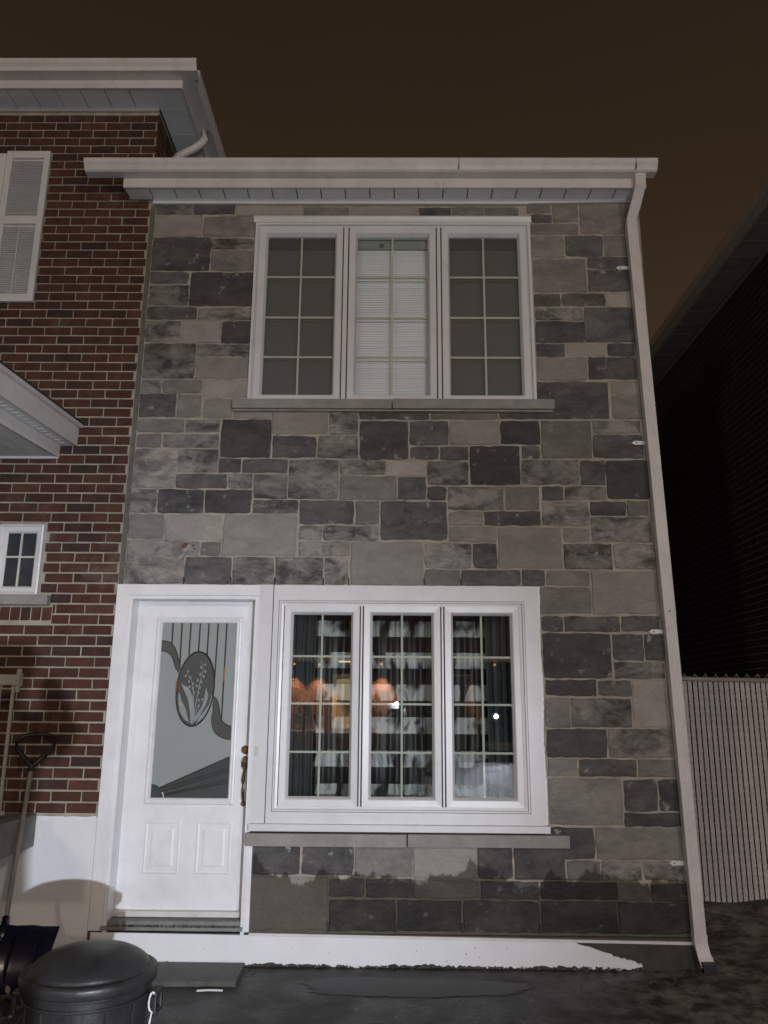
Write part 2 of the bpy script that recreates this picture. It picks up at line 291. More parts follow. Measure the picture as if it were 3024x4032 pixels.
class MB:
    def __init__(s): s.bm = bmesh.new()
    def box(s, x0, y0, z0, x1, y1, z1, bev=0):
        vs = [s.bm.verts.new(p) for p in ((x0,y0,z0),(x1,y0,z0),(x1,y1,z0),(x0,y1,z0),(x0,y0,z1),(x1,y0,z1),(x1,y1,z1),(x0,y1,z1))]
        fs = [s.bm.faces.new([vs[i] for i in f]) for f in ((0,1,5,4),(1,2,6,5),(2,3,7,6),(3,0,4,7),(4,5,6,7),(3,2,1,0))]
        if bev:
            es = list({e for f in fs for e in f.edges}); bmesh.ops.bevel(s.bm, geom=es, offset=bev, segments=2, affect='EDGES', profile=.6)
        return s
    def prism(s, pts, axis, a, b):
        """extrude a closed 2D outline along axis: 'x' pts=(y,z); 'y' pts=(x,z); 'z' pts=(x,y)"""
        def P(p, t): return {'x': (t, p[0], p[1]), 'y': (p[0], t, p[1]), 'z': (p[0], p[1], t)}[axis]
        A = [s.bm.verts.new(P(p, a)) for p in pts]; B = [s.bm.verts.new(P(p, b)) for p in pts]; n = len(pts)
        s.bm.faces.new(A); s.bm.faces.new(B[::-1])
        for i in range(n): s.bm.faces.new((A[i], A[(i+1) % n], B[(i+1) % n], B[i]))
        return s
    def tube(s, pts, r, n=8, closed=False):
        pts = [Vector(p) for p in pts]; rings = []
        rs = r if isinstance(r, (list, tuple)) else [r]*len(pts)
        for i, p in enumerate(pts):
            a = pts[i-1] if (i or closed) else p; b = pts[(i+1) % len(pts)] if (i < len(pts)-1 or closed) else p
            d = (b-a).normalized(); u = d.cross(Vector((0, 0, 1)))
            if u.length < .05: u = d.cross(Vector((0, 1, 0)))
            u.normalize(); v = d.cross(u).normalized()
            rings.append([s.bm.verts.new(p+u*math.cos(t*2*math.pi/n)*rs[i]+v*math.sin(t*2*math.pi/n)*rs[i]) for t in range(n)])
        m_ = len(rings)
        for i in range(m_ if closed else m_-1):
            A, B = rings[i], rings[(i+1) % m_]
            for t in range(n): s.bm.faces.new((A[t], A[(t+1) % n], B[(t+1) % n], B[t]))
        if not closed: s.bm.faces.new(rings[0][::-1]); s.bm.faces.new(rings[-1])
        return s
    def lathe(s, prof, cx, cy, n=48, sx=1, sy=1):
        rings = []
        for r, z in prof:
            rings.append([s.bm.verts.new((cx+r*sx*math.cos(t*2*math.pi/n), cy+r*sy*math.sin(t*2*math.pi/n), z)) for t in range(n)])
        for A, B in zip(rings, rings[1:]):
            for t in range(n): s.bm.faces.new((A[t], A[(t+1) % n], B[(t+1) % n], B[t]))
        s.bm.faces.new(rings[0][::-1]); s.bm.faces.new(rings[-1]); return s
    def frame(s, x0, z0, x1, z1, prof):
        """mitred frame: closed profile of (inset, y) swept round a rectangle in the wall plane"""
        rings = []
        for i, y in prof:
            rings.append([s.bm.verts.new(p) for p in ((x0+i, y, z0+i), (x1-i, y, z0+i), (x1-i, y, z1-i), (x0+i, y, z1-i))])
        k = len(rings)
        for j in range(k):
            A, B = rings[j], rings[(j+1) % k]
            for t in range(4): s.bm.faces.new((A[t], A[(t+1) % 4], B[(t+1) % 4], B[t]))
        return s
    def out(s, name, mat, parent=None, smooth=False, loc=(0, 0, 0)): return link(name, s.bm, mat, parent, smooth, loc)

def inst(src, loc, parent, name=None):
    """a copy sharing mesh data, at world position loc"""
    o = src.copy(); 
    if name: o.name = name
    C.objects.link(o); o.location = loc; WL[o.name] = Vector(loc)
    o.parent = parent; o.matrix_parent_inverse = Matrix.Translation(-WL[parent.name]); return o
_P = m.inverted()
def seen(x, y, z, pad=0.0):
    v = _P @ Vector((x, y, z)); 
    if v.z > -.1: return False
    u = v.x/-v.z*3120/1512; t = v.y/-v.z*3120/2016
    return abs(u) < 1+pad and abs(t) < 1+pad

# ================================================================== GROUND
def gz(x, y):
    t = min(1, max(0, (-y-5.0)/4.5)); t = t*t*(3-2*t)
    return -.21+.66*t
bm = bmesh.new()
xs = [-150, -60, -25, -12, -8, -6, -5]+[-4+.25*i for i in range(37)]+[6, 8, 12, 25, 60, 150]
ys = [-150, -60, -40, -30, -20, -16, -13]+[-11+.5*i for i in range(16)]+[-3+.15*i for i in range(40)]+[4, 6, 10, 20, 60, 150]
g = [[bm.verts.new((x, y, gz(x, y)+(random.uniform(-.006, .006) if abs(x) < 6 and -3 < y < 4 and not (-1.1 < x < 1.35 and -.95 < y < .2) else 0))) for x in xs] for y in ys]
for j in range(len(ys)-1):
    for i in range(len(xs)-1): bm.faces.new((g[j][i], g[j][i+1], g[j+1][i+1], g[j+1][i]))
tag(link('ground', bm, 'ground', smooth=True), kind='structure')

# puddle: a smooth sheet of water in a hollow
bm = bmesh.new(); c = bm.verts.new((.14, -.37, -.2085)); ring = []
NP = 180
for k in range(NP):
    a = k*2*math.pi/NP; rr = 1+.05*math.sin(3*a+1)+.04*math.sin(7*a)+.03*math.sin(17*a+2)+.02*math.sin(41*a)+random.uniform(-.012, .012)
    se = lambda v: math.copysign(abs(v)**.72, v)
    ring.append(bm.verts.new((.14+.68*rr*se(math.cos(a)), -.37+.165*rr*se(math.sin(a)), -.2085)))
for k in range(NP): bm.faces.new((c, ring[k], ring[(k+1) % NP]))
tag(link('water', bm, 'puddle'), kind='structure')

# side-yard bank of frozen earth at the foot of the fence
bm = bmesh.new(); gx = [1.6+.12*i for i in range(22)]; gy = [-1.3+.12*i for i in range(27)]
def bank(x, y):
    h = .05*math.exp(-((y-1.75)/.35)**2)+.03*math.sin(x*3+y*5)*max(0, min(1, (x-2.0)*2))
    e = min(1, max(0, (x-1.62)*3))*min(1, max(0, (y+1.28)*2))
    return -.222+e*(.012+h)+e*random.uniform(-.012, .016)
g = [[bm.verts.new((x, y, bank(x, y))) for x in gx] for y in gy]
for j in range(len(gy)-1):
    for i in range(len(gx)-1): bm.faces.new((g[j][i], g[j][i+1], g[j+1][i+1], g[j+1][i]))
tag(link('earth', bm, 'ground', smooth=True), kind='structure')

# ================================================================== STONE HOUSE
H = empty('stone_house', (0, 0, -.21), 'two storey grey stone house front with white door and two triple windows', 'house')
# the mortar wall has real openings: built as a frame of slabs instead of one box
b = MB()
for x0, z0, x1, z1 in ((-2.02, 2.32, 2.03, 3.70), (-2.02, 3.70, -1.13, 5.56), (1.115, 3.70, 2.03, 5.56), (-1.13, 5.34, 1.115, 5.56),
                       (-.975, -.01, 2.03, .62), (1.06, .62, 2.03, 2.32)):
    b.box(x0, .006, z0, x1, .26, z1)
b.out('mortar_wall', 'mortar', H)
MB().box(-2.0195, -.004, 2.33, -1.986, .0055, 5.51).out('corner_joint', 'joint', H)

def stone_mesh(x0, z0, x1, z1):
    bm = bmesh.new(); g_ = .0055; x0 += g_; x1 -= g_; z0 += g_; z1 -= g_
    w_, h_ = x1-x0, z1-z0; nx = max(4, min(12, int(w_/.045))); nz_ = max(3, min(7, int(h_/.045)))
    pts = [(x0+w_*i/nx, z0) for i in range(nx)]+[(x1, z0+h_*i/nz_) for i in range(nz_)]+[(x1-w_*i/nx, z1) for i in range(nx)]+[(x0, z1-h_*i/nz_) for i in range(nz_)]
    cx, cz = (x0+x1)/2, (z0+z1)/2; cor = {0, nx, nx+nz_, 2*nx+nz_}
    rd = random.uniform(.001, .005); pp = []
    for k, (x, z) in enumerate(pts):
        j = .0048; x += random.uniform(-j, j); z += random.uniform(-j, j)
        if k in cor: x += (cx-x)/abs(cx-x)*rd; z += (cz-z)/abs(cz-z)*rd
        pp.append((x, z))
    f = random.uniform(-.007, .002); tilt = random.uniform(-.005, .005)
    A = [bm.verts.new((x, .02, z)) for x, z in pp]
    B = [bm.verts.new((x, f+.005+tilt*(x-cx)/w_, z)) for x, z in pp]
    D = [bm.verts.new((x+(cx-x)/abs(cx-x+1e-6)*random.uniform(.003, .011), f+tilt*(x-cx)/w_+random.uniform(-.0015, .0015), z+(cz-z)/abs(cz-z+1e-6)*random.uniform(.003, .011))) for x, z in pp]
    n = len(pp)
    for P, Q in ((A, B), (B, D)):
        for k in range(n): bm.faces.new((P[k], P[(k+1) % n], Q[(k+1) % n], Q[k]))
    bm.faces.new(D); return bm
STONES = [(-2.011, 5.421, -1.665, 5.527, 'x'),
 (-1.665, 5.421, -1.314, 5.528, 'd'),
 (-1.313, 5.404, -0.751, 5.517, 'l'),
 (-0.751, 5.397, -0.363, 5.503, 'm'),
 (-2.003, 5.215, -1.579, 5.421, 'l'),
 (-1.579, 5.216, -1.132, 5.411, 'm'),
 (-2.006, 4.902, -1.497, 5.215, 'd'),
 (-1.503, 5.098, -1.145, 5.212, 'x'),
 (-1.496, 4.9, -1.138, 5.098, 'm'),
 (-2.006, 4.783, -1.661, 4.901, 'd'),
 (-1.654, 4.583, -1.132, 4.897, 'p'),
 (-2.0, 4.589, -1.653, 4.783, 'x'),
 (-2.0, 4.464, -1.576, 4.589, 'd'),
 (-1.575, 4.459, -1.131, 4.58, 'x'),
 (-2.004, 4.268, -1.69, 4.464, 'x'),
 (-1.69, 4.262, -1.372, 4.461, 'l'),
 (-1.372, 4.26, -1.124, 4.459, 'p'),
 (-1.996, 3.957, -1.56, 4.267, 'x'),
 (-1.566, 4.15, -1.127, 4.26, 'x'),
 (-1.565, 3.956, -1.13, 4.15, 'l'),
 (-1.488, 3.799, -1.122, 3.956, 'l'),
 (-1.478, 3.63, -1.248, 3.799, 'l'),
 (-1.989, 3.835, -1.812, 3.956, 'x'),
 (-1.812, 3.833, -1.491, 3.954, 'm'),
 (-1.994, 3.637, -1.686, 3.835, 'd'),
 (-1.685, 3.633, -1.482, 3.833, 'm'),
 (-1.997, 3.511, -1.609, 3.629, 'm'),
 (-1.609, 3.512, -1.334, 3.625, 'x'),
 (-2.002, 3.386, -1.778, 3.51, 'm'),
 (-1.777, 3.385, -1.337, 3.507, 'x'),
 (-2.012, 3.063, -1.648, 3.387, 'e'),
 (-1.652, 3.187, -1.334, 3.385, 'x'),
 (-1.332, 3.188, -1.15, 3.309, 'd'),
 (-1.15, 3.186, -0.799, 3.308, 'd'),
 (-1.328, 3.307, -0.933, 3.627, 'p'),
 (-1.245, 3.623, -0.942, 3.697, 'l'),
 (-0.94, 3.498, -0.496, 3.699, 'l'),
 (-0.496, 3.5, -0.263, 3.695, 'x'),
 (-0.93, 3.309, -0.579, 3.498, 'd'),
 (-0.579, 3.305, -0.26, 3.5, 'x'),
 (-1.653, 3.062, -1.254, 3.187, 'd'),
 (-1.254, 3.064, -1.064, 3.185, 'x'),
 (-1.059, 2.983, -0.793, 3.186, 'x'),
 (-0.795, 2.983, -0.405, 3.304, 'x'),
 (-2.015, 2.869, -1.783, 3.063, 'x'),
 (-1.782, 2.868, -1.42, 3.062, 'd'),
 (-1.42, 2.87, -1.06, 3.061, 'p'),
 (-1.055, 2.867, -0.706, 2.983, 'x'),
 (-0.704, 2.786, -0.279, 2.984, 'd'),
 (-0.279, 2.787, -0.092, 2.978, 'm'),
 (-2.02, 2.67, -1.711, 2.867, 'm'),
 (-1.71, 2.661, -1.274, 2.866, 'l'),
 (-1.271, 2.544, -0.709, 2.866, 'l'),
 (-0.705, 2.664, -0.521, 2.785, 'x'),
 (-0.521, 2.662, -0.096, 2.785, 'x'),
 (-2.027, 2.339, -1.538, 2.67, 'e'),
 (-1.544, 2.541, -1.43, 2.658, 'l'),
 (-1.43, 2.544, -1.277, 2.657, 'm'),
 (-0.706, 2.543, -0.311, 2.665, 'x'),
 (-1.543, 2.342, -1.187, 2.542, 'd'),
 (-1.187, 2.341, -0.865, 2.543, 'x'),
 (-0.865, 2.341, -0.504, 2.542, 'x'),
 (-0.504, 2.343, -0.317, 2.542, 'x'),
 (-0.263, 3.622, 0.29, 3.694, 'd'),
 (0.29, 3.624, 0.825, 3.696, 'm'),
 (0.825, 3.629, 1.25, 3.695, 'd'),
 (-0.257, 3.296, 0.128, 3.62, 'p'),
 (0.128, 3.414, 0.439, 3.62, 'd'),
 (0.439, 3.417, 0.825, 3.621, 'l'),
 (0.825, 3.423, 1.141, 3.626, 'p'),
 (1.141, 3.313, 1.535, 3.627, 'm'),
 (1.54, 3.513, 1.916, 3.63, 'x'),
 (1.535, 3.315, 1.927, 3.513, 'd'),
 (0.131, 3.299, 0.361, 3.413, 'd'),
 (0.361, 3.295, 0.588, 3.414, 'd'),
 (0.588, 3.099, 0.98, 3.418, 'p'),
 (0.987, 3.31, 1.134, 3.421, 'd'),
 (-0.407, 3.176, -0.049, 3.297, 'x'),
 (-0.049, 3.173, 0.265, 3.295, 'l'),
 (0.266, 3.098, 0.584, 3.295, 'x'),
 (-0.404, 2.976, 0.038, 3.175, 'm'),
 (0.038, 2.978, 0.261, 3.173, 'd'),
 (0.261, 2.979, 0.416, 3.097, 'd'),
 (0.417, 2.903, 0.849, 3.096, 'x'),
 (0.849, 2.905, 1.116, 3.097, 'm'),
 (0.978, 3.103, 1.426, 3.308, 'x'),
 (1.426, 3.104, 1.625, 3.306, 'd'),
 (1.623, 2.995, 1.959, 3.31, 'p'),
 (1.129, 2.979, 1.299, 3.101, 'd'),
 (1.299, 2.984, 1.62, 3.103, 'x'),
 (-0.092, 2.67, 0.418, 2.976, 'd'),
 (0.425, 2.783, 0.685, 2.901, 'm'),
 (0.685, 2.782, 1.117, 2.903, 'd'),
 (1.123, 2.785, 1.484, 2.979, 'x'),
 (1.486, 2.864, 1.763, 2.984, 'd'),
 (1.763, 2.865, 1.928, 2.988, 'm'),
 (1.485, 2.661, 1.945, 2.863, 'x'),
 (0.424, 2.659, 0.788, 2.78, 'm'),
 (0.788, 2.459, 1.268, 2.781, 'l'),
 (1.273, 2.659, 1.482, 2.78, 'm'),
 (-0.31, 2.331, 0.24, 2.666, 'l'),
 (0.24, 2.456, 0.599, 2.656, 'x'),
 (0.599, 2.457, 0.788, 2.655, 'd'),
 (1.273, 2.455, 1.641, 2.656, 'x'),
 (1.641, 2.457, 1.959, 2.658, 'x'),
 (0.239, 2.33, 0.51, 2.456, 'm'),
 (0.51, 2.331, 0.953, 2.458, 'd'),
 (0.953, 2.333, 1.133, 2.458, 'd'),
 (1.133, 2.331, 1.465, 2.454, 'm'),
 (1.048, 2.129, 1.467, 2.331, 'm'),
 (1.466, 2.129, 1.953, 2.45, 'l'),
 (1.056, 1.998, 1.252, 2.118, 'd'),
 (1.252, 1.997, 1.663, 2.12, 'd'),
 (1.663, 2.001, 1.957, 2.123, 'd'),
 (1.055, 1.668, 1.588, 1.996, 'p'),
 (1.591, 1.795, 1.825, 1.993, 'd'),
 (1.825, 1.794, 1.971, 1.993, 'd'),
 (1.594, 1.666, 1.966, 1.795, 'x'),
 (1.061, 1.541, 1.469, 1.667, 'p'),
 (1.469, 1.543, 1.719, 1.664, 'd'),
 (1.713, 1.331, 1.985, 1.666, 'l'),
 (1.067, 1.326, 1.27, 1.538, 'm'),
 (1.269, 1.328, 1.709, 1.538, 'x'),
 (1.066, 1.124, 1.522, 1.327, 'p'),
 (1.522, 1.124, 1.975, 1.33, 'e'),
 (1.068, 0.998, 1.305, 1.123, 'm'),
 (1.305, 0.997, 1.719, 1.122, 'd'),
 (1.719, 0.998, 1.986, 1.125, 'm'),
 (1.07, 0.681, 1.607, 0.996, 'm'),
 (1.609, 0.771, 1.85, 0.991, 'd'),
 (1.85, 0.773, 2.002, 0.992, 'd'),
 (1.602, 0.671, 2.002, 0.772, 'd'),
 (1.069, 0.46, 1.399, 0.676, 'd'),
 (1.399, 0.463, 1.988, 0.674, 'm'),
 (1.192, 0.331, 1.425, 0.461, 'm'),
 (1.425, 0.334, 1.704, 0.463, 'x'),
 (1.704, 0.328, 1.992, 0.466, 'x'),
 (-0.983, 0.344, -0.609, 0.547, 'd'),
 (-0.609, 0.346, -0.246, 0.551, 'd'),
 (-0.246, 0.34, 0.159, 0.554, 'm'),
 (0.15, 0.33, 0.591, 0.577, 'l'),
 (0.591, 0.33, 0.838, 0.561, 'd'),
 (0.838, 0.329, 1.193, 0.564, 'd'),
 (-0.977, -0.012, -0.418, 0.343, 'l'),
 (-0.42, 0.211, -0.169, 0.336, 'd'),
 (-0.169, 0.209, 0.167, 0.337, 'd'),
 (0.154, 0.207, 0.607, 0.33, 'm'),
 (0.607, 0.208, 1.008, 0.327, 'd'),
 (1.008, 0.208, 1.536, 0.328, 'p'),
 (1.535, 0.205, 1.75, 0.322, 'm'),
 (1.75, 0.203, 2.023, 0.322, 'd'),
 (-0.414, -0.019, 0.043, 0.206, 'd'),
 (0.043, -0.018, 0.486, 0.206, 'd'),
 (0.486, -0.019, 1.005, 0.207, 'd'),
 (1.005, -0.023, 1.525, 0.208, 'd'),
 (1.525, -0.025, 2.02, 0.206, 'd'),
 (-0.364, 5.398, 0.205, 5.506, 'l'),
 (0.205, 5.408, 0.482, 5.499, 'd'),
 (0.482, 5.408, 0.752, 5.5, 'm'),
 (0.752, 5.408, 1.037, 5.5, 'm'),
 (1.113, 3.632, 1.688, 3.951, 'd'),
 (1.697, 3.836, 1.943, 3.96, 'l'),
 (1.699, 3.635, 1.947, 3.836, 'm'),
 (1.1, 5.436, 1.312, 5.523, 'm'),
 (1.13, 5.347, 1.313, 5.436, 'd'),
 (1.313, 5.354, 1.533, 5.525, 'm'),
 (1.531, 5.244, 1.948, 5.537, 'm'),
 (1.126, 5.233, 1.526, 5.347, 'm'),
 (1.122, 5.024, 1.399, 5.233, 'm'),
 (1.4, 5.037, 1.719, 5.238, 'd'),
 (1.719, 5.042, 1.912, 5.243, 'm'),
 (1.127, 4.709, 1.57, 5.026, 'm'),
 (1.577, 4.924, 1.926, 5.042, 'd'),
 (1.572, 4.723, 1.927, 4.924, 'd'),
 (1.131, 4.589, 1.35, 4.708, 'd'),
 (1.35, 4.594, 1.71, 4.714, 'd'),
 (1.711, 4.602, 1.921, 4.719, 'l'),
 (1.134, 4.467, 1.523, 4.586, 'x'),
 (1.128, 4.273, 1.53, 4.467, 'd'),
 (1.518, 4.277, 1.933, 4.595, 'd'),
 (1.134, 4.152, 1.365, 4.272, 'd'),
 (1.365, 4.155, 1.692, 4.272, 'l'),
 (1.693, 4.158, 1.916, 4.276, 'd'),
 (1.134, 3.95, 1.534, 4.155, 'l'),
 (1.535, 3.963, 1.92, 4.158, 'd')]
for x0, z0, x1, z1, t in STONES:
    x0 = max(x0, -1.985); x1 = min(x1, 2.022); z1 = min(z1, 5.545)
    if z0 < .02: z0 = .003
    if z1 > 2.36 and x1 < 1.14 and 2.2 < z0 < 2.345: z0 = 2.328
    if x0 < 1.13 and 1.0 < x0 and .65 < z1 < 2.33: x0 = max(x0, 1.088)
    if x1-x0 < .04 or z1-z0 < .03: continue
    link('stone', stone_mesh(x0, z0, x1, z1), 'stone_'+t, H, loc=((x0+x1)/2, 0, (z0+z1)/2))

# open weep joints along the lintel line and the foundation
for x0, z0, x1, z1, t in STONES:
    if abs(z0-2.328) < .06 and x1 < .95: MB().box(x1-.0035, -.0085, 2.329, x1+.0035, .004, 2.329+.055).out('weep_joint', 'gasket', H)
    if z0 < .03 and -.9 < x1 < 1.9: MB().box(x1-.007, -.0085, .003, x1+.006, .004, .062).out('weep_joint', 'gasket', H)
# knocked-out corner of a stone where an old lamp bracket was
b = MB(); pts = [(-1.585, 2.50), (-1.56, 2.49), (-1.545, 2.53), (-1.535, 2.575), (-1.505, 2.585), (-1.47, 2.575), (-1.455, 2.605), (-1.475, 2.63), (-1.52, 2.632), (-1.555, 2.625), (-1.565, 2.58), (-1.588, 2.545)]
b.prism(pts, 'y', -.0085, .004); hole = b.out('broken_patch', simple('chipped_cement', (.30, .28, .26), .9, .75, 45, .8, 60, dirt=(.07, .055, .045), dirtamt=.9), H, loc=(-1.52, 0, 2.57)); tag(hole, 'ragged chipped patch left in the stonework')
b = MB(); b.tube([(-1.472, -.013, 2.598), (-1.472, -.006, 2.598)], .007, 8); b.out('wall_plug', 'black', H)
b = MB(); b.prism([(-1.568, 2.60), (-1.535, 2.606), (-1.520, 2.640), (-1.550, 2.643)], 'y', -.012, -.004); b.out('red_chip', simple('rusty_chip', (.17, .045, .028), .8), H)

# stone sills
for nm, x0, x1, z0, z1 in (('u', -1.24, -.008, 3.695, 3.772), ('u', .0, 1.247, 3.697, 3.776), ('l', -.985, .108, .540, .622), ('l', .118, 1.213, .543, .624)):
    b = MB(); b.box(x0, -.062, z0, x1, .05, z1, .004); b.out('window_sill', 'sill', H, loc=(x0, 0, z0))
b = MB(); b.box(-1.235, -.035, 3.684, 1.24, .01, 3.6945); b.out('sill_bed', 'mortar', H)

# roof edge: gutter, fascia, soffit
GP = [(-.185, 5.635), (-.262, 5.635), (-.278, 5.645), (-.292, 5.672), (-.308, 5.690), (-.312, 5.728), (-.306, 5.733), (-.300, 5.728), (-.297, 5.694), (-.282, 5.678), (-.270, 5.650), (-.258, 5.642), (-.190, 5.642), (-.190, 5.733), (-.185, 5.733)]
gt = MB().prism(GP, 'x', -2.485, 2.10).out('gutter', 'alu', H)
MB().prism(GP[:7]+[(-.185, 5.733)], 'x', -2.4885, -2.4855).out('gutter_end_cap', 'alu', gt)
MB().prism([(y-.002*(y < -.2), z-.001) for y, z in GP[:7]]+[(-.185, 5.734)], 'x', 2.1005, 2.1045).out('gutter_end_cap', 'alu', gt)
for x in (-1.35, -.2, .75, 1.6): MB().box(x-.012, -.296, 5.722, x+.012, -.19, 5.7315).out('gutter_hanger', 'alu', gt)
for x in (.52, 1.93): MB().box(x-.0015, -.3145, 5.642, x+.0015, -.27, 5.730).out('seam', 'groove', gt)
MB().box(-2.20, -.184, 5.548, 2.04, -.166, 5.636).out('fascia', 'alu', H)
MB().box(-2.198, -.165, 5.575, 2.035, .0, 5.585).out('soffit_backing', 'groove', H)
b = MB(); b.box(0, -.165, 5.562, .192, -.003, 5.574, .003); sp0 = b.out('soffit_panel', 'soffit', H, loc=(0, 0, 5.562)); sp0.location.x = -2.197
for k in range(1, 21): inst(sp0, (-2.197+.2005*k, 0, 5.562), H)
MB().box(-2.0, -.024, 5.512, 1.12, -.001, 5.5605).out('soffit_trim', 'pvc', H)
MB().prism([(1.121, 5.517), (1.97, 5.535), (1.97, 5.560), (1.121, 5.5605)], 'y', -.024, -.001).out('soffit_trim', 'pvc', H)
MB().box(-2.016, -.16, 5.64, 2.04, 6, 5.78).out('roof', 'shingle', H)
MB().box(1.96, .262, -.25, 2.028, 7, 5.63).out('side_wall', 'found', H)
MB().box(-2.016, 6.0, -.25, 1.96, 6.1, 5.63).out('back_wall', 'found', H)
# foundation: damp concrete with a coat of white paint, metal drip strip
bm = MB().box(-2.02, -.006, -.40, 2.028, .25, -.012).out('foundation', 'found', H)
pts = []; x = -2.30
top = [(1.19, -.038)]; 
xx = -2.0
bot = []
while xx < 1.60:
    bot.append((xx, -.196+random.uniform(-.010, .012)+.006*math.sin(xx*7))); xx += random.uniform(.012, .03)
sl = []; n = 26
for k in range(n+1):
    t = k/n; sl.append((1.24+.42*t+random.uniform(-.006, .006), -.045-.125*t**.9+random.uniform(-.006, .006)))
outline = [(-2.0, -.012), (1.19, -.036), (1.22, -.037)]+sl+[(1.665, -.185), (1.62, -.193)]+bot[::-1]
MB().prism(outline, 'y', -.016, -.0065).out('white_paint_coat', 'parge', bm)
cb = bmesh.new()
for k in range(13):
    x = random.uniform(-1.3, 1.15); z = random.uniform(-.17, -.05); r_ = random.uniform(.0022, .0050)
    bmesh.ops.create_icosphere(cb, subdivisions=1, radius=r_, matrix=Matrix.Translation((x, -.0155, z)) @ Matrix.Diagonal((1, .35, random.uniform(.7, 1.6), 1)))
tag(link('chips', cb, 'found', bm), kind='stuff')
b = MB(); b.prism([(-.94, -.004), (2.0, -.031), (2.0, -.049), (-.94, -.022)], 'y', -.028, -.007); b.out('drip_strip', 'alu', H)

# downspout
ds = empty('downspout', (2.03, -.05, -.21)); ds.parent = H; ds.matrix_parent_inverse = Matrix.Translation(-WL[H.name])
def ribbed(path, w_, d_, name, parent, mat='alu'):
    """rectangular ribbed pipe swept through (x,y,z, outward) stations"""
    prof = []; nr = 6
    for k in range(nr):
        a = -w_/2+w_*k/nr; q_ = w_/nr
        prof += [(a+q_*.08, -d_/2), (a+q_*.32, -d_/2-.0028), (a+q_*.68, -d_/2-.0028), (a+q_*.92, -d_/2)]
    prof += [(w_/2, -d_/2+.006), (w_/2, d_/2), (-w_/2, d_/2), (-w_/2, -d_/2+.006)]
    bm = bmesh.new(); rings = []
    for (x, y, z, tz) in path:   # tz: tilt of the section (0 = horizontal cut)
        rings.append([bm.verts.new((x+u, y+v*math.cos(tz), z+v*math.sin(tz))) for u, v in prof])
    n = len(prof)
    for A, B in zip(rings, rings[1:]):
        for t in range(n): bm.faces.new((A[t], A[(t+1) % n], B[(t+1) % n], B[t]))
    bm.faces.new(rings[0]); bm.faces.new(rings[-1][::-1])
    return link(name, bm, mat, parent)
ribbed([(2.033, -.060, .02, 0), (1.9985, -.060, 2.1, 0)], .082, .055, 'pipe', ds)
ribbed([(1.9985, -.060, 2.09, 0), (1.936, -.060, 5.28, 0)], .086, .059, 'pipe', ds)
ribbed([(1.936, -.060, 5.27, .0), (1.936, -.062, 5.32, -.45), (1.962, -.150, 5.43, -.7), (1.975, -.215, 5.52, -.35), (1.978, -.222, 5.634, 0)], .084, .060, 'elbow', ds)
ribbed([(2.033, -.060, .03, 0), (2.034, -.062, -.02, .2), (2.040, -.095, -.085, .7), (2.046, -.135, -.125, 1.0)], .088, .060, 'elbow', ds)
b = MB(); b.box(2.006, -.175, -.185, 2.088, -.125, -.118, .004); b.out('outlet', 'black', ds)
for z, x in ((4.93, 1.944), (3.44, 1.972), (2.005, 2.001), (.45, 2.027)):
    b = MB(); x0 = x-.043; tp = [(x0+.004, z+.013), (x0-.045, z+.016), (x0-.075, z+.016), (x0-.098, z), (x0-.075, z-.016), (x0-.045, z-.014), (x0+.004, z-.012)]
    b.prism(tp, 'y', -.0135, -.0095); s_ = b.out('strap', 'pvc', ds, loc=(x0, 0, z))
    MB().tube([(x0-.062, -.017, z), (x0-.062, -.0138, z)], .0055, 8).out('screw', 'groove', s_)
MB().box(1.985, -.0945, 2.142, 2.006, -.0925, 2.147).out('rivet', 'groove', ds)

# ------------------------------------------------ lower window
W1 = empty('window', (.05, 0, .63)); W1.parent = H; W1.matrix_parent_inverse = Matrix.Translation(-WL[H.name]); tag(W1, 'ground floor triple casement window in a wide white surround')
def casing(ox0, oz0, ox1, oz1, ix0, iz0, ix1, iz1, y0, y1, name, parent, mat):
    bm = bmesh.new()
    R4 = [((ox0, oz0), (ox1, oz0), (ox1, oz1), (ox0, oz1)), ((ix0, iz0), (ix1, iz0), (ix1, iz1), (ix0, iz1))]
    o0 = [bm.verts.new((x, y0, z)) for x, z in R4[0]]; i0 = [bm.verts.new((x, y0, z)) for x, z in R4[1]]
    o1 = [bm.verts.new((x, y1, z)) for x, z in R4[0]]; i1 = [bm.verts.new((x, y1, z)) for x, z in R4[1]]
    for A, B in ((o0, i0), (i0, i1), (i1, o1), (o1, o0)):
        for t in range(4): bm.faces.new((A[t], A[(t+1) % 4], B[(t+1) % 4], B[t]))
    es = [e for e in bm.edges if all(v.co.y == y0 for v in e.verts)]
    bmesh.ops.bevel(bm, geom=es, offset=.003, segments=1, affect='EDGES')
    return link(name, bm, mat, parent)
cs1 = casing(-.963, .682, 1.066, 2.326, -.822, .757, .964, 2.214, -.030, .03, 'casing', W1, 'pvc')
MB().box(-.972, -.056, .634, 1.088, .02, .681, .005).out('casing_ledge', 'pvc', W1)
MB().box(-.866, -.0325, .683, -.860, -.0295, 2.325).out('casing_seam', 'groove', cs1)
b = MB(); cz = [.684+.02*i for i in range(83)]; le = [(1.064, z) for z in cz]; ri = [(1.073+random.uniform(0, .006)+.004*math.sin(z*9), z) for z in cz]
b.prism(le+ri[::-1], 'y', -.026, .0); b.out('caulk', 'paint', W1)
b = MB(); b.frame(-.821, .758, .963, 2.213, [(0, -.022), (.004, -.036), (.014, -.036), (.018, -.018), (.036, -.014), (.036, .06), (0, .06)]); b.out('frame', 'pvc', W1)
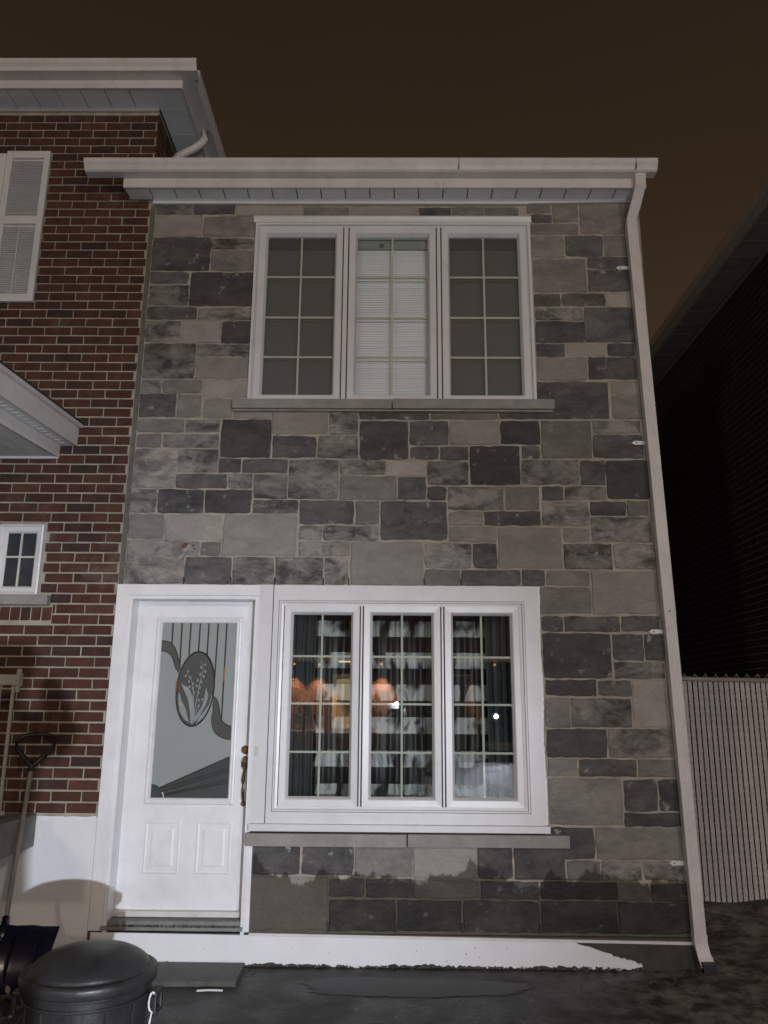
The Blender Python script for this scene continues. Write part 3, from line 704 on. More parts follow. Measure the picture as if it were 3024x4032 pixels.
def sash_set(W, sashes, z0, z1, bw, mux, muz, glassmat, yo=0.0, mw=.0145):
    for k, (x0, x1) in enumerate(sashes):
        b = MB(); b.frame(x0-.006, z0-.006, x1+.006, z1+.006, [(0, .012+yo), (.012, .012+yo), (.012, .05+yo), (0, .05+yo)]); b.out('gasket', 'gasket', W)
        b = MB(); b.frame(x0, z0, x1, z1, [(0, -.010+yo), (.004, -.020+yo), (bw-.018, -.017+yo), (bw-.012, -.010+yo), (bw, .022+yo), (bw, .060+yo), (0, .060+yo)]); s = b.out('sash', 'pvc', W)
        MB().box(x0+bw-.004, .024+yo, z0+bw-.004, x1-bw+.004, .0262+yo, z1-bw+.004).out('pane', glassmat, s)
        gx = (x0+x1)/2
        MB().box(gx-mw/2, .034+yo, z0+bw-.004, gx+mw/2, .040+yo, z1-bw+.004).out('muntin', 'muntin', s)
        for mz in muz:
            MB().box(x0+bw-.004, .0335+yo, mz-mw/2, gx-mw/2-.0005, .0395+yo, mz+mw/2).out('muntin', 'muntin', s)
            MB().box(gx+mw/2+.0005, .0335+yo, mz-mw/2, x1-bw+.004, .0395+yo, mz+mw/2).out('muntin', 'muntin', s)
S1 = [(-.781, -.230), (-.203, .356), (.383, .927)]
sash_set(W1, S1, .790, 2.180, .064, None, (1.816, 1.482, 1.150), 'glass')
for x0, x1 in ((-.2225, -.2105), (.3635, .3755)): MB().box(x0, -.014, .795, x1, .055, 2.176).out('mullion', 'pvc', W1)
# dark room behind
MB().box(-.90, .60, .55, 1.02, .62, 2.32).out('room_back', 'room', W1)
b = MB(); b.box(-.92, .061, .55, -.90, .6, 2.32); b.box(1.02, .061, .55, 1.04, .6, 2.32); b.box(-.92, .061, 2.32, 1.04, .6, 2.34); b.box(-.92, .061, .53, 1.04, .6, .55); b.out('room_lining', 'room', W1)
def folds(name, x0, x1, z0, z1, y, amp, wl, mat, seed):
    rnd = random.Random(seed); bm = bmesh.new(); n = int((x1-x0)/.006); ph = [rnd.uniform(0, 6) for _ in range(4)]; cols = []
    for i in range(n+1):
        x = x0+(x1-x0)*i/n; u = 2*math.pi*x/wl
        yy = y+amp*(math.sin(u+ph[0]+.9*math.sin(u*.31+ph[1]))+.35*math.sin(2.3*u+ph[2]))
        cols.append([bm.verts.new((x+.006*math.sin(z*3+ph[3]+x*9), yy+.006*math.sin(z*2.4+x*14), z)) for z in (z0, z0+(z1-z0)*.25, z0+(z1-z0)*.5, z0+(z1-z0)*.75, z1)])
    for A, B in zip(cols, cols[1:]):
        for k in range(4): bm.faces.new((A[k], B[k], B[k+1], A[k+1]))
    o = link(name, bm, mat, smooth=True); s = o.modifiers.new('thickness', 'SOLIDIFY'); s.thickness = .0015; return o
tag(folds('striped_curtain', -.80, .86, .60, 2.28, .27, .014, .15, 'curtain', 3), 'black and silver striped curtain hanging behind the ground floor window', 'curtain')
tag(folds('drape', -.89, -.56, .60, 2.28, .17, .022, .07, 'drape', 5), 'dark grey drape at the left side of the ground floor window', 'drape', 'drapes beside the striped curtain')
tag(folds('drape', .70, 1.0, .60, 2.28, .17, .022, .08, 'drape', 8), 'dark grey drape at the right side of the ground floor window', 'drape', 'drapes beside the striped curtain')

# ------------------------------------------------ upper window
W2 = empty('window', (0, 0, 3.78)); W2.parent = H; W2.matrix_parent_inverse = Matrix.Translation(-WL[H.name]); tag(W2, 'upstairs triple casement window with white blinds behind')
b = MB(); b.frame(-1.135, 3.755, 1.122, 5.335, [(0, -.016), (.004, -.034), (.026, -.034), (.030, -.016), (.036, -.012), (.036, .07), (0, .07)]); b.out('frame', 'pvc', W2)
b = MB(); b.prism([(-.001, 5.325), (-.042, 5.325), (-.048, 5.345), (-.040, 5.352), (-.052, 5.372), (-.040, 5.388), (-.001, 5.394)], 'x', -1.150, 1.128); b.out('head_flashing', 'pvc', W2)
S2 = [(-1.098, -.412), (-.362, .348), (.392, 1.085)]
sash_set(W2, S2, 3.768, 5.296, .068, None, (4.868, 4.507, 4.162), 'glass_dull', mw=.016)
for x0, x1 in ((-.404, -.370), (.356, .384)): MB().box(x0, -.016, 3.772, x1, .06, 5.294).out('mullion', 'pvc', W2)
for k in (0, 2):
    x0, x1 = S2[k]; MB().box(x0+.066, .0465, 3.80, x1-.066, .048, 5.23).out('insect_screen', 'screen', W2)
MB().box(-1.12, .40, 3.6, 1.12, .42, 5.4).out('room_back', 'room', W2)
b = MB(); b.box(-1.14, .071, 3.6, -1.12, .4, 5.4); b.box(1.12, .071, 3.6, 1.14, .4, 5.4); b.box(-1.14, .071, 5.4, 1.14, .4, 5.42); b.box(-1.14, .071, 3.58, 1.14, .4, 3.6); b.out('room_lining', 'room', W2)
slat = None
for k, lab in enumerate(('left', 'middle', 'right')):
    x0, x1 = S2[k]; x0 += .04; x1 -= .04; cx = (x0+x1)/2
    t = empty('window_blind', (cx, .10, 5.20), ('white horizontal blind behind the dark left sash of the upstairs window', 'bright white horizontal blind in the middle sash of the upstairs window', 'white horizontal blind behind the dark right sash of the upstairs window')[k], 'blind', 'blinds in the upstairs window')
    MB().box(x0, .075, 5.155, x1, .125, 5.245, .003).out('headrail', 'headrail', t)
    n = 64
    for j in range(n):
        z = 5.142-j*.0215
        if slat is None:
            bm = bmesh.new(); rows = []
            for a, bb in ((-.0145, .0018), (-.006, .0), (.006, .0), (.0145, -.0018)):
                dz = -a*.93; dy = a*.36
                rows.append([bm.verts.new((xx_, .10+dy-(.0022 if abs(a) < .01 else 0), z-dz)) for xx_ in (x0, x1)])
            for A, B in zip(rows, rows[1:]): bm.faces.new((A[0], A[1], B[1], B[0]))
            slat = link('slat', bm, 'blind', t, loc=(cx, .10, z)); sm = slat.modifiers.new('t', 'SOLIDIFY'); sm.thickness = .0008
        else:
            s_ = inst(slat, (cx, .10, z), t); s_.rotation_euler.x = random.uniform(-.05, .05)
    for xx_ in (x0+.12, x1-.12): MB().tube([(xx_, .086, 5.155), (xx_, .086, 3.77)], .0012, 5).out('ladder_cord', 'blind', t)
MB().box(-.115, .064, 5.165, -.08, .074, 5.195).out('bracket', 'groove', W2)

# ------------------------------------------------ front door
DR = empty('door', (-1.45, .1, 0)); DR.parent = H; DR.matrix_parent_inverse = Matrix.Translation(-WL[H.name]); tag(DR, 'white front door with an etched oval glass panel')
b = MB()
b.box(-2.016, -.030, .0, -1.921, .15, 2.326, .003); b.out('casing', 'paint', DR)
MB().box(-1.921, -.030, 2.246, -.964, .09, 2.326, .003).out('casing', 'paint', DR)
MB().box(-.9745, -.030, .625, -.9635, .09, 2.2455).out('casing', 'paint', DR)
b = MB(); b.box(-.9835, -.030, .0, -.940, .09, .536, .003); b.out('casing', 'paint', DR)
casing(-1.921, -.02, -.9745, 2.245, -1.896, -.021, -.998, 2.220, -.020, .165, 'jamb', DR, 'paint')
# slab with glass opening and two raised panels
gx0, gx1, gz0, gz1 = -1.706, -1.150, .826, 2.058
b = MB(); yF = .120
for x0, z0, x1, z1 in ((-1.895, .098, gx0-.03, 2.219), (gx1+.03, .098, -.999, 2.219), (gx0-.03, gz1+.03, gx1+.03, 2.219), (gx0-.03, .098, gx1+.03, gz0-.03)):
    b.box(x0, yF, z0, x1, .160, z1)
b.out('slab', 'paint', DR)
b = MB(); b.frame(gx0-.042, gz0-.045, gx1+.042, gz1+.045, [(0, yF-.001), (.006, yF-.010), (.016, yF-.013), (.026, yF-.006), (.036, yF-.012), (.044, yF-.004), (.046, yF+.014), (.0, yF+.014)]); b.out('glass_moulding', 'paint', DR)
for x0, x1 in ((-1.724, -1.470), (-1.360, -1.112)):
    b = MB(); b.frame(x0, .326, x1, .672, [(0, yF-.0005), (.010, yF-.005), (.022, yF-.002), (.045, yF-.003), (.060, yF-.007), (.061, yF+.003), (0, yF+.003)]); b.box(x0+.0605, yF-.007, .3865, x1-.0605, yF+.003, .6115); b.out('raised_panel', 'paint', DR)
MB().box(-1.895, .078, .062, -.999, .165, .097, .003).out('kick_rail', 'alu', DR)
b = MB(); b.box(-1.895, -.005, .030, -.9845, .13, .058, .004); b.box(-1.93, -.050, .008, -.9845, .1, .0295, .004); b.out('threshold', 'landing', DR)
# glass art
yg = .128
MB().box(gx0-.002, yg, gz0-.002, gx1+.002, yg+.006, gz1+.002).out('etched_glass', 'dg_frost', DR)
def bez(p, n=8):
    out = []
    for i in range(len(p)-1):
        p0 = p[max(0, i-1)]; p1 = p[i]; p2 = p[i+1]; p3 = p[min(len(p)-1, i+2)]
        for k in range(n):
            t = k/n; out.append(tuple(.5*((2*p1[j])+(-p0[j]+p2[j])*t+(2*p0[j]-5*p1[j]+4*p2[j]-p3[j])*t*t+(-p0[j]+3*p1[j]-3*p2[j]+p3[j])*t**3) for j in (0, 1)))
    return out+[p[-1]]
def strip(pts, w_, y0, y1, name, mat, parent, taper=False):
    bm = bmesh.new(); L_, R_ = [], []
    for i, p in enumerate(pts):
        a = Vector(pts[max(0, i-1)]); c_ = Vector(pts[min(len(pts)-1, i+1)]); d = (c_-a).normalized(); n_ = Vector((-d.y, d.x)); ww = w_/2*(1-.8*i/(len(pts)-1) if taper else 1)
        L_.append((p[0]+n_.x*ww, p[1]+n_.y*ww)); R_.append((p[0]-n_.x*ww, p[1]-n_.y*ww))
    rings = [[bm.verts.new((l[0], y0, l[1])), bm.verts.new((r[0], y0, r[1])), bm.verts.new((r[0], y1, r[1])), bm.verts.new((l[0], y1, l[1]))] for l, r in zip(L_, R_)]
    for A, B in zip(rings, rings[1:]):
        for t in range(4): bm.faces.new((A[t], A[(t+1) % 4], B[(t+1) % 4], B[t]))
    bm.faces.new(rings[0]); bm.faces.new(rings[-1][::-1]); return link(name, bm, mat, parent)
for (x0, z0), (x1, z1) in (((-1.628, 2.058), (-1.627, 1.905)), ((-1.561, 2.058), (-1.558, 1.75)), ((-1.494, 2.058), (-1.495, 1.823)), ((-1.425, 2.058), (-1.426, 1.845)), ((-1.360, 2.058), (-1.361, 1.82)), ((-1.291, 2.058), (-1.295, 1.66)), ((-1.226, 2.058), (-1.229, 1.35))):
    strip([(x0, z0), (x1, z1)], .010, yg-.004, yg-.0005, 'came', 'came', DR)
strip([(-1.2265, 1.735), (-1.227, 1.64)], .0065, yg-.006, yg-.0042, 'came_glint', 'glint_metal', DR)  # short bright strip laid on the dark came as a highlight
r1 = bez([(-1.706, 1.927), (-1.652, 1.919), (-1.618, 1.896), (-1.591, 1.85), (-1.568, 1.786), (-1.552, 1.725)]); r1b = bez([(-1.706, 1.853), (-1.661, 1.845), (-1.626, 1.818), (-1.605, 1.777), (-1.588, 1.732), (-1.562, 1.697)])
MB().prism(r1+r1b[::-1], 'y', yg-.002, yg-.0004).out('ribbon', 'dg_clear', DR); strip(r1, .008, yg-.005, yg-.0022, 'came', 'came', DR); strip(r1b, .006, yg-.005, yg-.0022, 'came', 'came', DR)
r2 = bez([(-1.297, 1.530), (-1.269, 1.5), (-1.25, 1.447), (-1.24, 1.394), (-1.21, 1.342), (-1.150, 1.314)]); r2b = bez([(-1.299, 1.474), (-1.293, 1.429), (-1.300, 1.376), (-1.292, 1.315), (-1.26, 1.263), (-1.204, 1.233), (-1.150, 1.227)])
MB().prism(r2+r2b[::-1], 'y', yg-.002, yg-.0004).out('ribbon', 'dg_clear', DR); strip(r2, .008, yg-.005, yg-.0022, 'came', 'came', DR); strip(r2b, .006, yg-.005, yg-.0022, 'came', 'came', DR)
cx, cz_, ra, rb = -1.432, 1.583, .137, .266
ov = [(cx+ra*math.cos(t*math.pi/32)+.012*math.sin(t*math.pi/32), cz_+rb*math.sin(t*math.pi/32)) for t in range(64)]
MB().prism(ov, 'y', yg-.0045, yg-.0024).out('oval_glass', 'dg_clear', DR)
b = MB(); b.tube([(x, yg-.005, z) for x, z in ov], .0055, 6, closed=True); b.out('oval_came', 'came', DR)
strip([(-1.5695, 1.635), (-1.5715, 1.60), (-1.5705, 1.565)], .0075, yg-.0125, yg-.0105, 'came_glint', 'glint_metal', DR)
LV = [[(-1.54, 1.619), (-1.481, 1.588), (-1.44, 1.517), (-1.430, 1.42), (-1.433, 1.33), (-1.453, 1.34), (-1.462, 1.43), (-1.485, 1.517)],
      [(-1.550, 1.561), (-1.528, 1.50), (-1.495, 1.44), (-1.465, 1.345), (-1.50, 1.365), (-1.536, 1.42), (-1.553, 1.507)],
      [(-1.354, 1.589), (-1.332, 1.531), (-1.353, 1.455), (-1.39, 1.39), (-1.42, 1.345), (-1.432, 1.36), (-1.40, 1.42), (-1.372, 1.464), (-1.362, 1.53)],
      [(-1.308, 1.554), (-1.305, 1.465), (-1.349, 1.385), (-1.413, 1.330), (-1.395, 1.375), (-1.35, 1.43), (-1.322, 1.48)]]
for lv in LV: MB().prism(lv, 'y', yg-.0062, yg-.0046).out('etched_leaf', 'dg_etch', DR)
for st in ([(-1.437, 1.33), (-1.424, 1.45), (-1.405, 1.60), (-1.384, 1.70), (-1.388, 1.75), (-1.411, 1.787)], [(-1.440, 1.33), (-1.440, 1.45), (-1.445, 1.56), (-1.461, 1.633), (-1.502, 1.696)], [(-1.43, 1.36), (-1.41, 1.44), (-1.385, 1.49)]):
    strip(bez(st, 4), .007, yg-.0064, yg-.0048, 'etched_stem', 'dg_etch', DR, True)
k = 0
for bx, bz in ((-1.370, 1.755), (-1.398, 1.733), (-1.366, 1.705), (-1.402, 1.685), (-1.375, 1.668), (-1.418, 1.642), (-1.390, 1.628), (-1.425, 1.602), (-1.400, 1.590), (-1.408, 1.555), (-1.492, 1.705), (-1.508, 1.672), (-1.474, 1.660), (-1.482, 1.632), (-1.452, 1.618), (-1.474, 1.595), (-1.450, 1.585), (-1.440, 1.555), (-1.402, 1.50), (-1.378, 1.505), (-1.40, 1.46)):
    pts = [(bx+.007*math.cos(a*math.pi/4), bz+.0105*math.sin(a*math.pi/4)) for a in range(8)]
    MB().prism(pts, 'y', yg-.0063, yg-.0047).out('etched_bud', 'dg_etch', DR)
fan = [(-1.150, 1.110), (-1.150, gz0), (-1.610, gz0), (-1.620, .85), (-1.641, .893)]
MB().prism(fan, 'y', yg-.0018, yg-.0004).out('bevelled_fan', 'dg_dark', DR)
qc = [(-1.706, gz0), (-1.612, gz0)]+[(-1.706+.094*math.cos(a*math.pi/20), gz0+.092*math.sin(a*math.pi/20)) for a in range(1, 11)]
MB().prism(qc, 'y', yg-.0028, yg-.0005).out('quarter_disc', 'dg_dark', DR)
for A, B in (((-1.641, .893), (-1.152, 1.108)), ((-1.645, .882), (-1.152, 1.030)), ((-1.630, .866), (-1.152, 1.010)), ((-1.620, .846), (-1.152, .952)), ((-1.615, .838), (-1.152, .934))):
    strip([A, B], .009, yg-.006, yg-.0022, 'came', 'came', DR)
strip([(-1.622, .862), (-1.612, .846), (-1.611, gz0)], .006, yg-.0075, yg-.0062, 'came_glint', 'alu', DR)  # pale strip drawn in as a glint along the disc edge
# hardware
b = MB(); b.tube([(-1.042, yF-.001, 1.157), (-1.042, yF-.010, 1.157), (-1.042, yF-.018, 1.157)], [.030, .030, .022], 24); b.tube([(-1.042, yF-.0185, 1.157), (-1.042, yF-.026, 1.157)], [.014, .011], 16); b.out('deadbolt', 'brass', DR, smooth=False)
hp = [(-1.042+.027*math.cos(a*math.pi/12), 1.062+(.052 if math.sin(a*math.pi/12) > 0 else .045)*math.sin(a*math.pi/12)) for a in range(24)]
hb = MB().prism(hp, 'y', yF-.010, yF-.001).out('handle_plate', 'brass', DR)
b = MB(); b.tube([(-1.040, yF-.010, 1.055), (-1.040, yF-.045, 1.050)], .008, 12); b.tube([(-1.040, yF-.043, 1.068), (-1.040, yF-.050, 1.045)], [.012, .014], 12)
b.tube([(-1.040, yF-.008, 1.020), (-1.040, yF-.032, 1.000), (-1.041, yF-.046, .95), (-1.041, yF-.042, .88), (-1.042, yF-.022, .82), (-1.042, yF-.006, .800)], [.009, .010, .012, .010, .008, .008], 12)
b.tube([(-1.042, yF-.001, .790), (-1.042, yF-.012, .790)], [.019, .014], 16); b.out('handle', 'brass', DR, smooth=False)
MB().box(-.952, -.040, 1.125, -.925, -.0305, 1.187, .002).out('doorbell', 'muntin', H)

# ================================================================== BRICK HOUSE
B = empty('brick_house', (-3, 0, -.21), 'red brown brick house corner with white eaves at the left edge', 'house')
MB().box(-6.5, .007, .0, -2.022, .25, 6.43).out('mortar_wall', 'brick_mortar', B)
MB().box(-2.26, .26, .0, -2.0175+-.007, 7, 6.43).out('side_mortar_wall', 'brick_mortar', B)
pts = [(-6.5, -.35), (-2.02, -.35), (-2.02, .712)]
x = -2.03
while x > -4.2: pts.append((x, .716+random.uniform(-.004, .004))); x -= .03
pts.append((-6.5, .716))
MB().prism(pts, 'y', -.022, .0065).out('painted_foundation', 'parge', B)
def brick_shape(w_, h_, d_, seed):
    rnd = random.Random(seed); bm = bmesh.new(); j = lambda: rnd.uniform(-.0013, .0013)
    P = [(-w_/2, -h_/2), (0, -h_/2), (w_/2, -h_/2), (w_/2, h_/2), (0, h_/2), (-w_/2, h_/2)]
    P = [(x+j(), z+j()) for x, z in P]
    A = [bm.verts.new((x, d_, z)) for x, z in P]; Bv = [bm.verts.new((x, .003, z)) for x, z in P]
    D = [bm.verts.new((x*(1-.008/w_), j()*.6, z*(1-.008/h_))) for x, z in P]
    for U, V in ((A, Bv), (Bv, D)):
        for k in range(6): bm.faces.new((U[k], U[(k+1) % 6], V[(k+1) % 6], V[k]))
    bm.faces.new(D); bmesh.ops.recalc_face_normals(bm, faces=bm.faces); return bm
PW, PH = .2150, .0766
def lay_bricks(parent, rects, axis, plane, mat, nparts, rest_name, vis):
    """rects: list of (a0, a1, zc, h) bricks on a wall; the nparts nearest the viewer become parts of their own"""
    eye = Vector((0, -5.8, 1.48)); rot = 0 if axis == 'y' else -math.pi/2
    def pos(a, z): return Vector((a, plane+random.uniform(-.0012, .0012), z)) if axis == 'y' else Vector((plane+random.uniform(-.0012, .0012), a, z))
    items = []
    for a0, a1, z, h in rects:
        p = pos((a0+a1)/2, z); items.append(((not vis(p)), (p-eye).length, p, a1-a0, h))
    items.sort(key=lambda t: (t[0], t[1])); cache = {}; rest = bmesh.new()
    for k, (hid, d, p, w_, h) in enumerate(items):
        key = (round(w_, 2), round(h, 3), random.randrange(4))
        if k < nparts and not hid:
            if key not in cache:
                bm = brick_shape(w_, h, .02, hash(key) % 999); me = bpy.data.meshes.new('brick'); bm.to_mesh(me); bm.free(); me.materials.append(M[mat]); cache[key] = me
            o = bpy.data.objects.new('brick', cache[key]); C.objects.link(o); o.location = p; o.rotation_euler.z = rot
            o.parent = parent; o.matrix_parent_inverse = Matrix.Translation(-WL[parent.name])
        else:
            bm = brick_shape(w_, h, .02, k); bmesh.ops.transform(bm, matrix=Matrix.Translation(p) @ Matrix.Rotation(rot, 4, 'Z'), verts=bm.verts)
            me = bpy.data.meshes.new('t'); bm.to_mesh(me); bm.free(); rest.from_mesh(me); bpy.data.meshes.remove(me)
    if len(rest.verts): tag(link(rest_name, rest, mat, parent), kind='stuff')
    else: rest.free()
def cut(a0, a1, z, holes):
    segs = [(a0, a1)]
    for hx0, hz0, hx1, hz1 in holes:
        if hz0-.02 < z < hz1+.02:
            ns = []
            for s0, s1 in segs:
                if s1 <= hx0 or s0 >= hx1: ns.append((s0, s1)); continue
                if s0 < hx0-.012: ns.append((s0, hx0))
                if s1 > hx1+.012: ns.append((hx1, s1))
            segs = ns
    return segs
rects = []; k = 0; z = .727+PH/2
holes = [(-2.945, 2.27, -2.592, 2.765), (-4.0, 2.185, -2.512, 2.225), (-4.0, 2.075, -2.49, 2.14), (-5, 5.0, -3.28, 6.02)]
while z < 6.40:
    a = -2.47+(PW/2 if k % 2 else 0)+random.uniform(-.004, .004)
    while a < -2.022: a += PW
    while a > -4.3:
        a1 = min(a, -2.024)-.0052; a0 = a-PW+.0052
        for s0, s1 in cut(a0, a1, z, holes):
            if s1-s0 > .014: rects.append((s0, s1, z+random.uniform(-.001, .001), PH-.0125))
        a -= PW
    z += PH; k += 1
lay_bricks(B, rects, 'y', -.001, 'brick', 296, 'upper_brickwork', lambda p: seen(*p, .02))
# corner return above the lower roof
rects = []; z = 5.60; k = 0
while z < 6.40:
    a = .012+(PW/2 if k % 2 else 0)
    rects.append((.004, a+PW-.011, z, PH-.0115)); a += PW
    while a < 5: rects.append((a, a+PW-.011, z, PH-.0115)); a += PW
    z += PH; k += 1
rr_ = bmesh.new()
for a0, a1, z, h in rects:
    bm = bmesh.new(); bmesh.ops.create_cube(bm, size=1, matrix=Matrix.Translation((-2.0255, (a0+a1)/2, z)) @ Matrix.Diagonal((.012, a1-a0, h, 1)))
    me = bpy.data.meshes.new('t'); bm.to_mesh(me); bm.free(); rr_.from_mesh(me); bpy.data.meshes.remove(me)
tag(link('side_brickwork', rr_, 'brick', B), kind='stuff')
# soldier course over the porch opening
sb = None
for k in range(9):
    x = -2.53-k*.0775
    me_loc = (x, -.002, 2.108)
    if sb is None:
        bm = brick_shape(.0665, .094, .02, 4); sb = link('soldier_brick', bm, 'brick', B, loc=(0, 0, 0)); sb.location = me_loc
    else: inst(sb, me_loc, B)
# small window
SW = empty('window', (-2.8, 0, 2.24)); SW.parent = B; SW.matrix_parent_inverse = Matrix.Translation(-WL[B.name]); tag(SW, 'small white four pane window in the brick wall')
b = MB(); b.frame(-2.938, 2.245, -2.600, 2.770, [(0, -.040), (.012, -.046), (.020, -.034), (.050, -.028), (.062, -.010), (.062, .006), (0, .006)]); b.out('frame', 'pvc', SW)
MB().box(-2.88, -.006, 2.300, -2.658, -.004, 2.712).out('pane', 'glass', SW)
MB().box(-2.777, -.014, 2.300, -2.763, -.007, 2.712).out('muntin', 'muntin', SW)
MB().box(-2.88, -.0135, 2.520, -2.7775, -.0075, 2.534).out('muntin', 'muntin', SW); MB().box(-2.7625, -.0135, 2.520, -2.658, -.0075, 2.534).out('muntin', 'muntin', SW)
MB().box(-2.885, .000, 2.295, -2.653, .0055, 2.715).out('room_back', simple('net_curtain_grey', (.05, .056, .072), .9, .5, 7), SW)
MB().box(-3.10, -.055, 2.168, -2.513, .05, 2.243, .004).out('window_sill', 'sill', B)
# shutter
SH = empty('shutter', (-3.1, -.03, 4.61)); SH.parent = B; SH.matrix_parent_inverse = Matrix.Translation(-WL[B.name]); tag(SH, 'white louvred shutter')
def shut_frame():
    b = MB(); x0, x1, z0, z1 = -3.268, -2.902, 4.610, 6.008
    b.box(x0, -.035, z0, x0+.05, -.003, z1, .003); b.box(x1-.05, -.035, z0, x1, -.003, z1, .003)
    for a, c_ in ((z0, z0+.065), (5.315, 5.385), (z1-.065, z1)): b.box(x0+.0505, -.034, a, x1-.0505, -.003, c_, .002)
    return b
shut_frame().out('shutter_frame', 'pvc', SH)
for z0, z1 in ((4.678, 5.312), (5.388, 5.940)):
    b = MB(); n = int((z1-z0)/.0205)
    for k in range(n):
        z = z0+.010+k*(z1-z0-.012)/n
        b.prism([(-.030, z-.0085), (-.027, z-.0095), (-.012, z+.008), (-.015, z+.0095)], 'x', -3.217, -2.953)
    tag(b.out('louvres', 'pvc', SH), kind='stuff')
    MB().box(-3.217, -.009, z0, -2.953, -.004, z1).out('louvre_backing', 'pvc', SH)
MB().box(-3.088, -.033, 4.68, -3.082, -.0305, 5.31).out('tilt_rod', 'pvc', SH)
# upstairs window beside the shutter: only its right jamb is in view
UW = empty('window', (-3.6, 0, 4.6)); UW.parent = B; UW.matrix_parent_inverse = Matrix.Translation(-WL[B.name])
b = MB(); b.frame(-4.1, 4.62, -3.276, 5.99, [(0, -.025), (.05, -.03), (.07, .0), (.07, .05), (0, .05)]); b.out('frame', 'pvc', UW)
MB().box(-4.04, .004, 4.68, -3.33, .006, 5.93).out('pane', 'glass', UW)
# eaves: front gutter, side gutter, fascia, soffits
GB = [(-.265, 6.51), (-.365, 6.51), (-.372, 6.54), (-.395, 6.565), (-.402, 6.598), (-.392, 6.602), (-.387, 6.57), (-.362, 6.545), (-.355, 6.518), (-.27, 6.518), (-.27, 6.60), (-.265, 6.60)]
g1 = MB().prism(GB, 'x', -6.5, -1.6175).out('gutter', 'alu', B)
SO = -2.018-.0+.0   # side overhang follows the same profile, turned a quarter
GS = [(-1.755-(y+.265), z) for y, z in GB]
MB().prism(GS, 'y', -.2635, 6.5).out('gutter', 'alu', B)
MB().box(-6.5, -.262, 6.432, -1.757, -.245, 6.512).out('fascia', 'alu', B)
MB().box(-1.772, -.2445, 6.432, -1.7555, 6.5, 6.512).out('fascia', 'alu', B)
MB().box(-6.5, -.244, 6.462, -1.773, 6.5, 6.472).out('soffit_backing', 'groove', B)
b = MB(); b.box(0, -.244, 6.447, .197, -.004, 6.461, .003); s0 = b.out('soffit_panel', 'soffit', B, loc=(0, 0, 6.447)); s0.location.x = -2.018-.197
for k in range(1, 12): inst(s0, (-2.018-.197-.205*k, 0, 6.447), B)
MB().box(-2.017, -.244, 6.446, -1.773, -.006, 6.461, .003).out('corner_soffit', 'soffit', B)
b = MB(); b.box(-2.012, 0, 6.447, -1.774, .297, 6.461, .003); s0 = b.out('soffit_panel', 'soffit', B, loc=(0, 0, 6.447)); s0.location.y = .0
for k in range(1, 20): inst(s0, (0, .305*k, 6.447), B)
MB().box(-6.5, -.020, 6.422, -2.02, -.0015, 6.4455).out('soffit_trim', 'alu', B)
bm = bmesh.new(); vv = [bm.verts.new(p) for p in ((-6.5, -.36, 6.595), (-1.67, -.36, 6.595), (-1.67, 6.9, 6.595), (-6.5, 6.9, 6.595), (-6.5, 3.2, 7.75), (-5.0, 3.2, 7.75))]
for f in ((0, 1, 5, 4), (1, 2, 5), (2, 3, 4, 5), (3, 0, 4), (3, 2, 1, 0)): bm.faces.new([vv[i] for i in f])
link('roof', bm, 'shingle', B)
MB().box(-6.5, 7.001, -.3, -2.03, 7.1, 6.43).out('back_wall', 'found', B)
# elbowed outlet from the side gutter down on to the lower roof
bm = MB(); bm.tube([(-1.712, .35, 6.52), (-1.715, .35, 6.43), (-1.735, .35, 6.385), (-1.80, .35, 6.33), (-1.93, .35, 6.255), (-1.965, .35, 6.22), (-1.978, .35, 6.15), (-1.978, .35, 5.77)], .036, 12)
bm.out('downspout', 'alu', B, smooth=True)
# porch canopy
CN = empty('porch_canopy', (-2.6, 0, 3.3)); CN.parent = B; CN.matrix_parent_inverse = Matrix.Translation(-WL[B.name]); tag(CN, 'white porch canopy end')
sl_ = .06   # falls outwards
def ztop(y): return 3.572+sl_*y
b = MB(); b.prism([(-.001, 3.545), (-.001, 3.400), (-2.4, 3.255), (-2.4, 3.545-2.4*sl_)], 'x', -2.455, -2.432); b.out('fascia', 'alu', CN)
b = MB(); b.prism([(-.001, 3.574), (-.001, 3.546), (-2.42, 3.546-2.42*sl_), (-2.42, 3.574-2.42*sl_)], 'x', -2.455, -2.405); b.out('drip_edge', 'alu', CN)
b = MB(); b.prism([(-.001, 3.590), (-.001, 3.575), (-2.44, 3.575-2.44*sl_), (-2.44, 3.590-2.44*sl_)], 'x', -5, -2.402); b.out('roof', 'shingle', CN)
b = MB(); b.prism([(-.001, 3.412), (-.001, 3.402), (-2.38, 3.258), (-2.38, 3.268)], 'x', -2.562, -2.4555); b.out('vented_soffit', 'soffit', CN)
vs = CN.children[-1]
for k in range(15):
    y = -.10-k*.075; z = 3.4012+y*.0605; MB().box(-2.535, y-.004, z-.0025, -2.49, y+.004, z+.001).out('vent_slot', 'pvc', vs)
b = MB(); b.prism([(-.001, 3.401), (-.001, 3.306), (-2.36, 3.160), (-2.36, 3.257)], 'x', -2.575, -2.5625); b.out('inner_beam', 'alu', CN)
b = MB(); b.prism([(-.001, 3.325), (-.001, 3.316), (-2.35, 3.171), (-2.35, 3.18)], 'x', -2.684, -2.580, ); pb = b.out('ceiling_board', 'soffit', CN, loc=(-2.63, 0, 3.3))
for k in range(1, 12): inst(pb, (-2.63-.1095*k, 0, 3.3), CN)
b = MB(); b.prism([(-.001, 3.335), (-.001, 3.326), (-2.35, 3.181), (-2.35, 3.19)], 'x', -5, -2.5765); b.out('ceiling_backing', 'pvc', CN)
MB().box(-5, -.014, 3.294, -2.565, -.0012, 3.312).out('wall_trim', 'alu', CN)
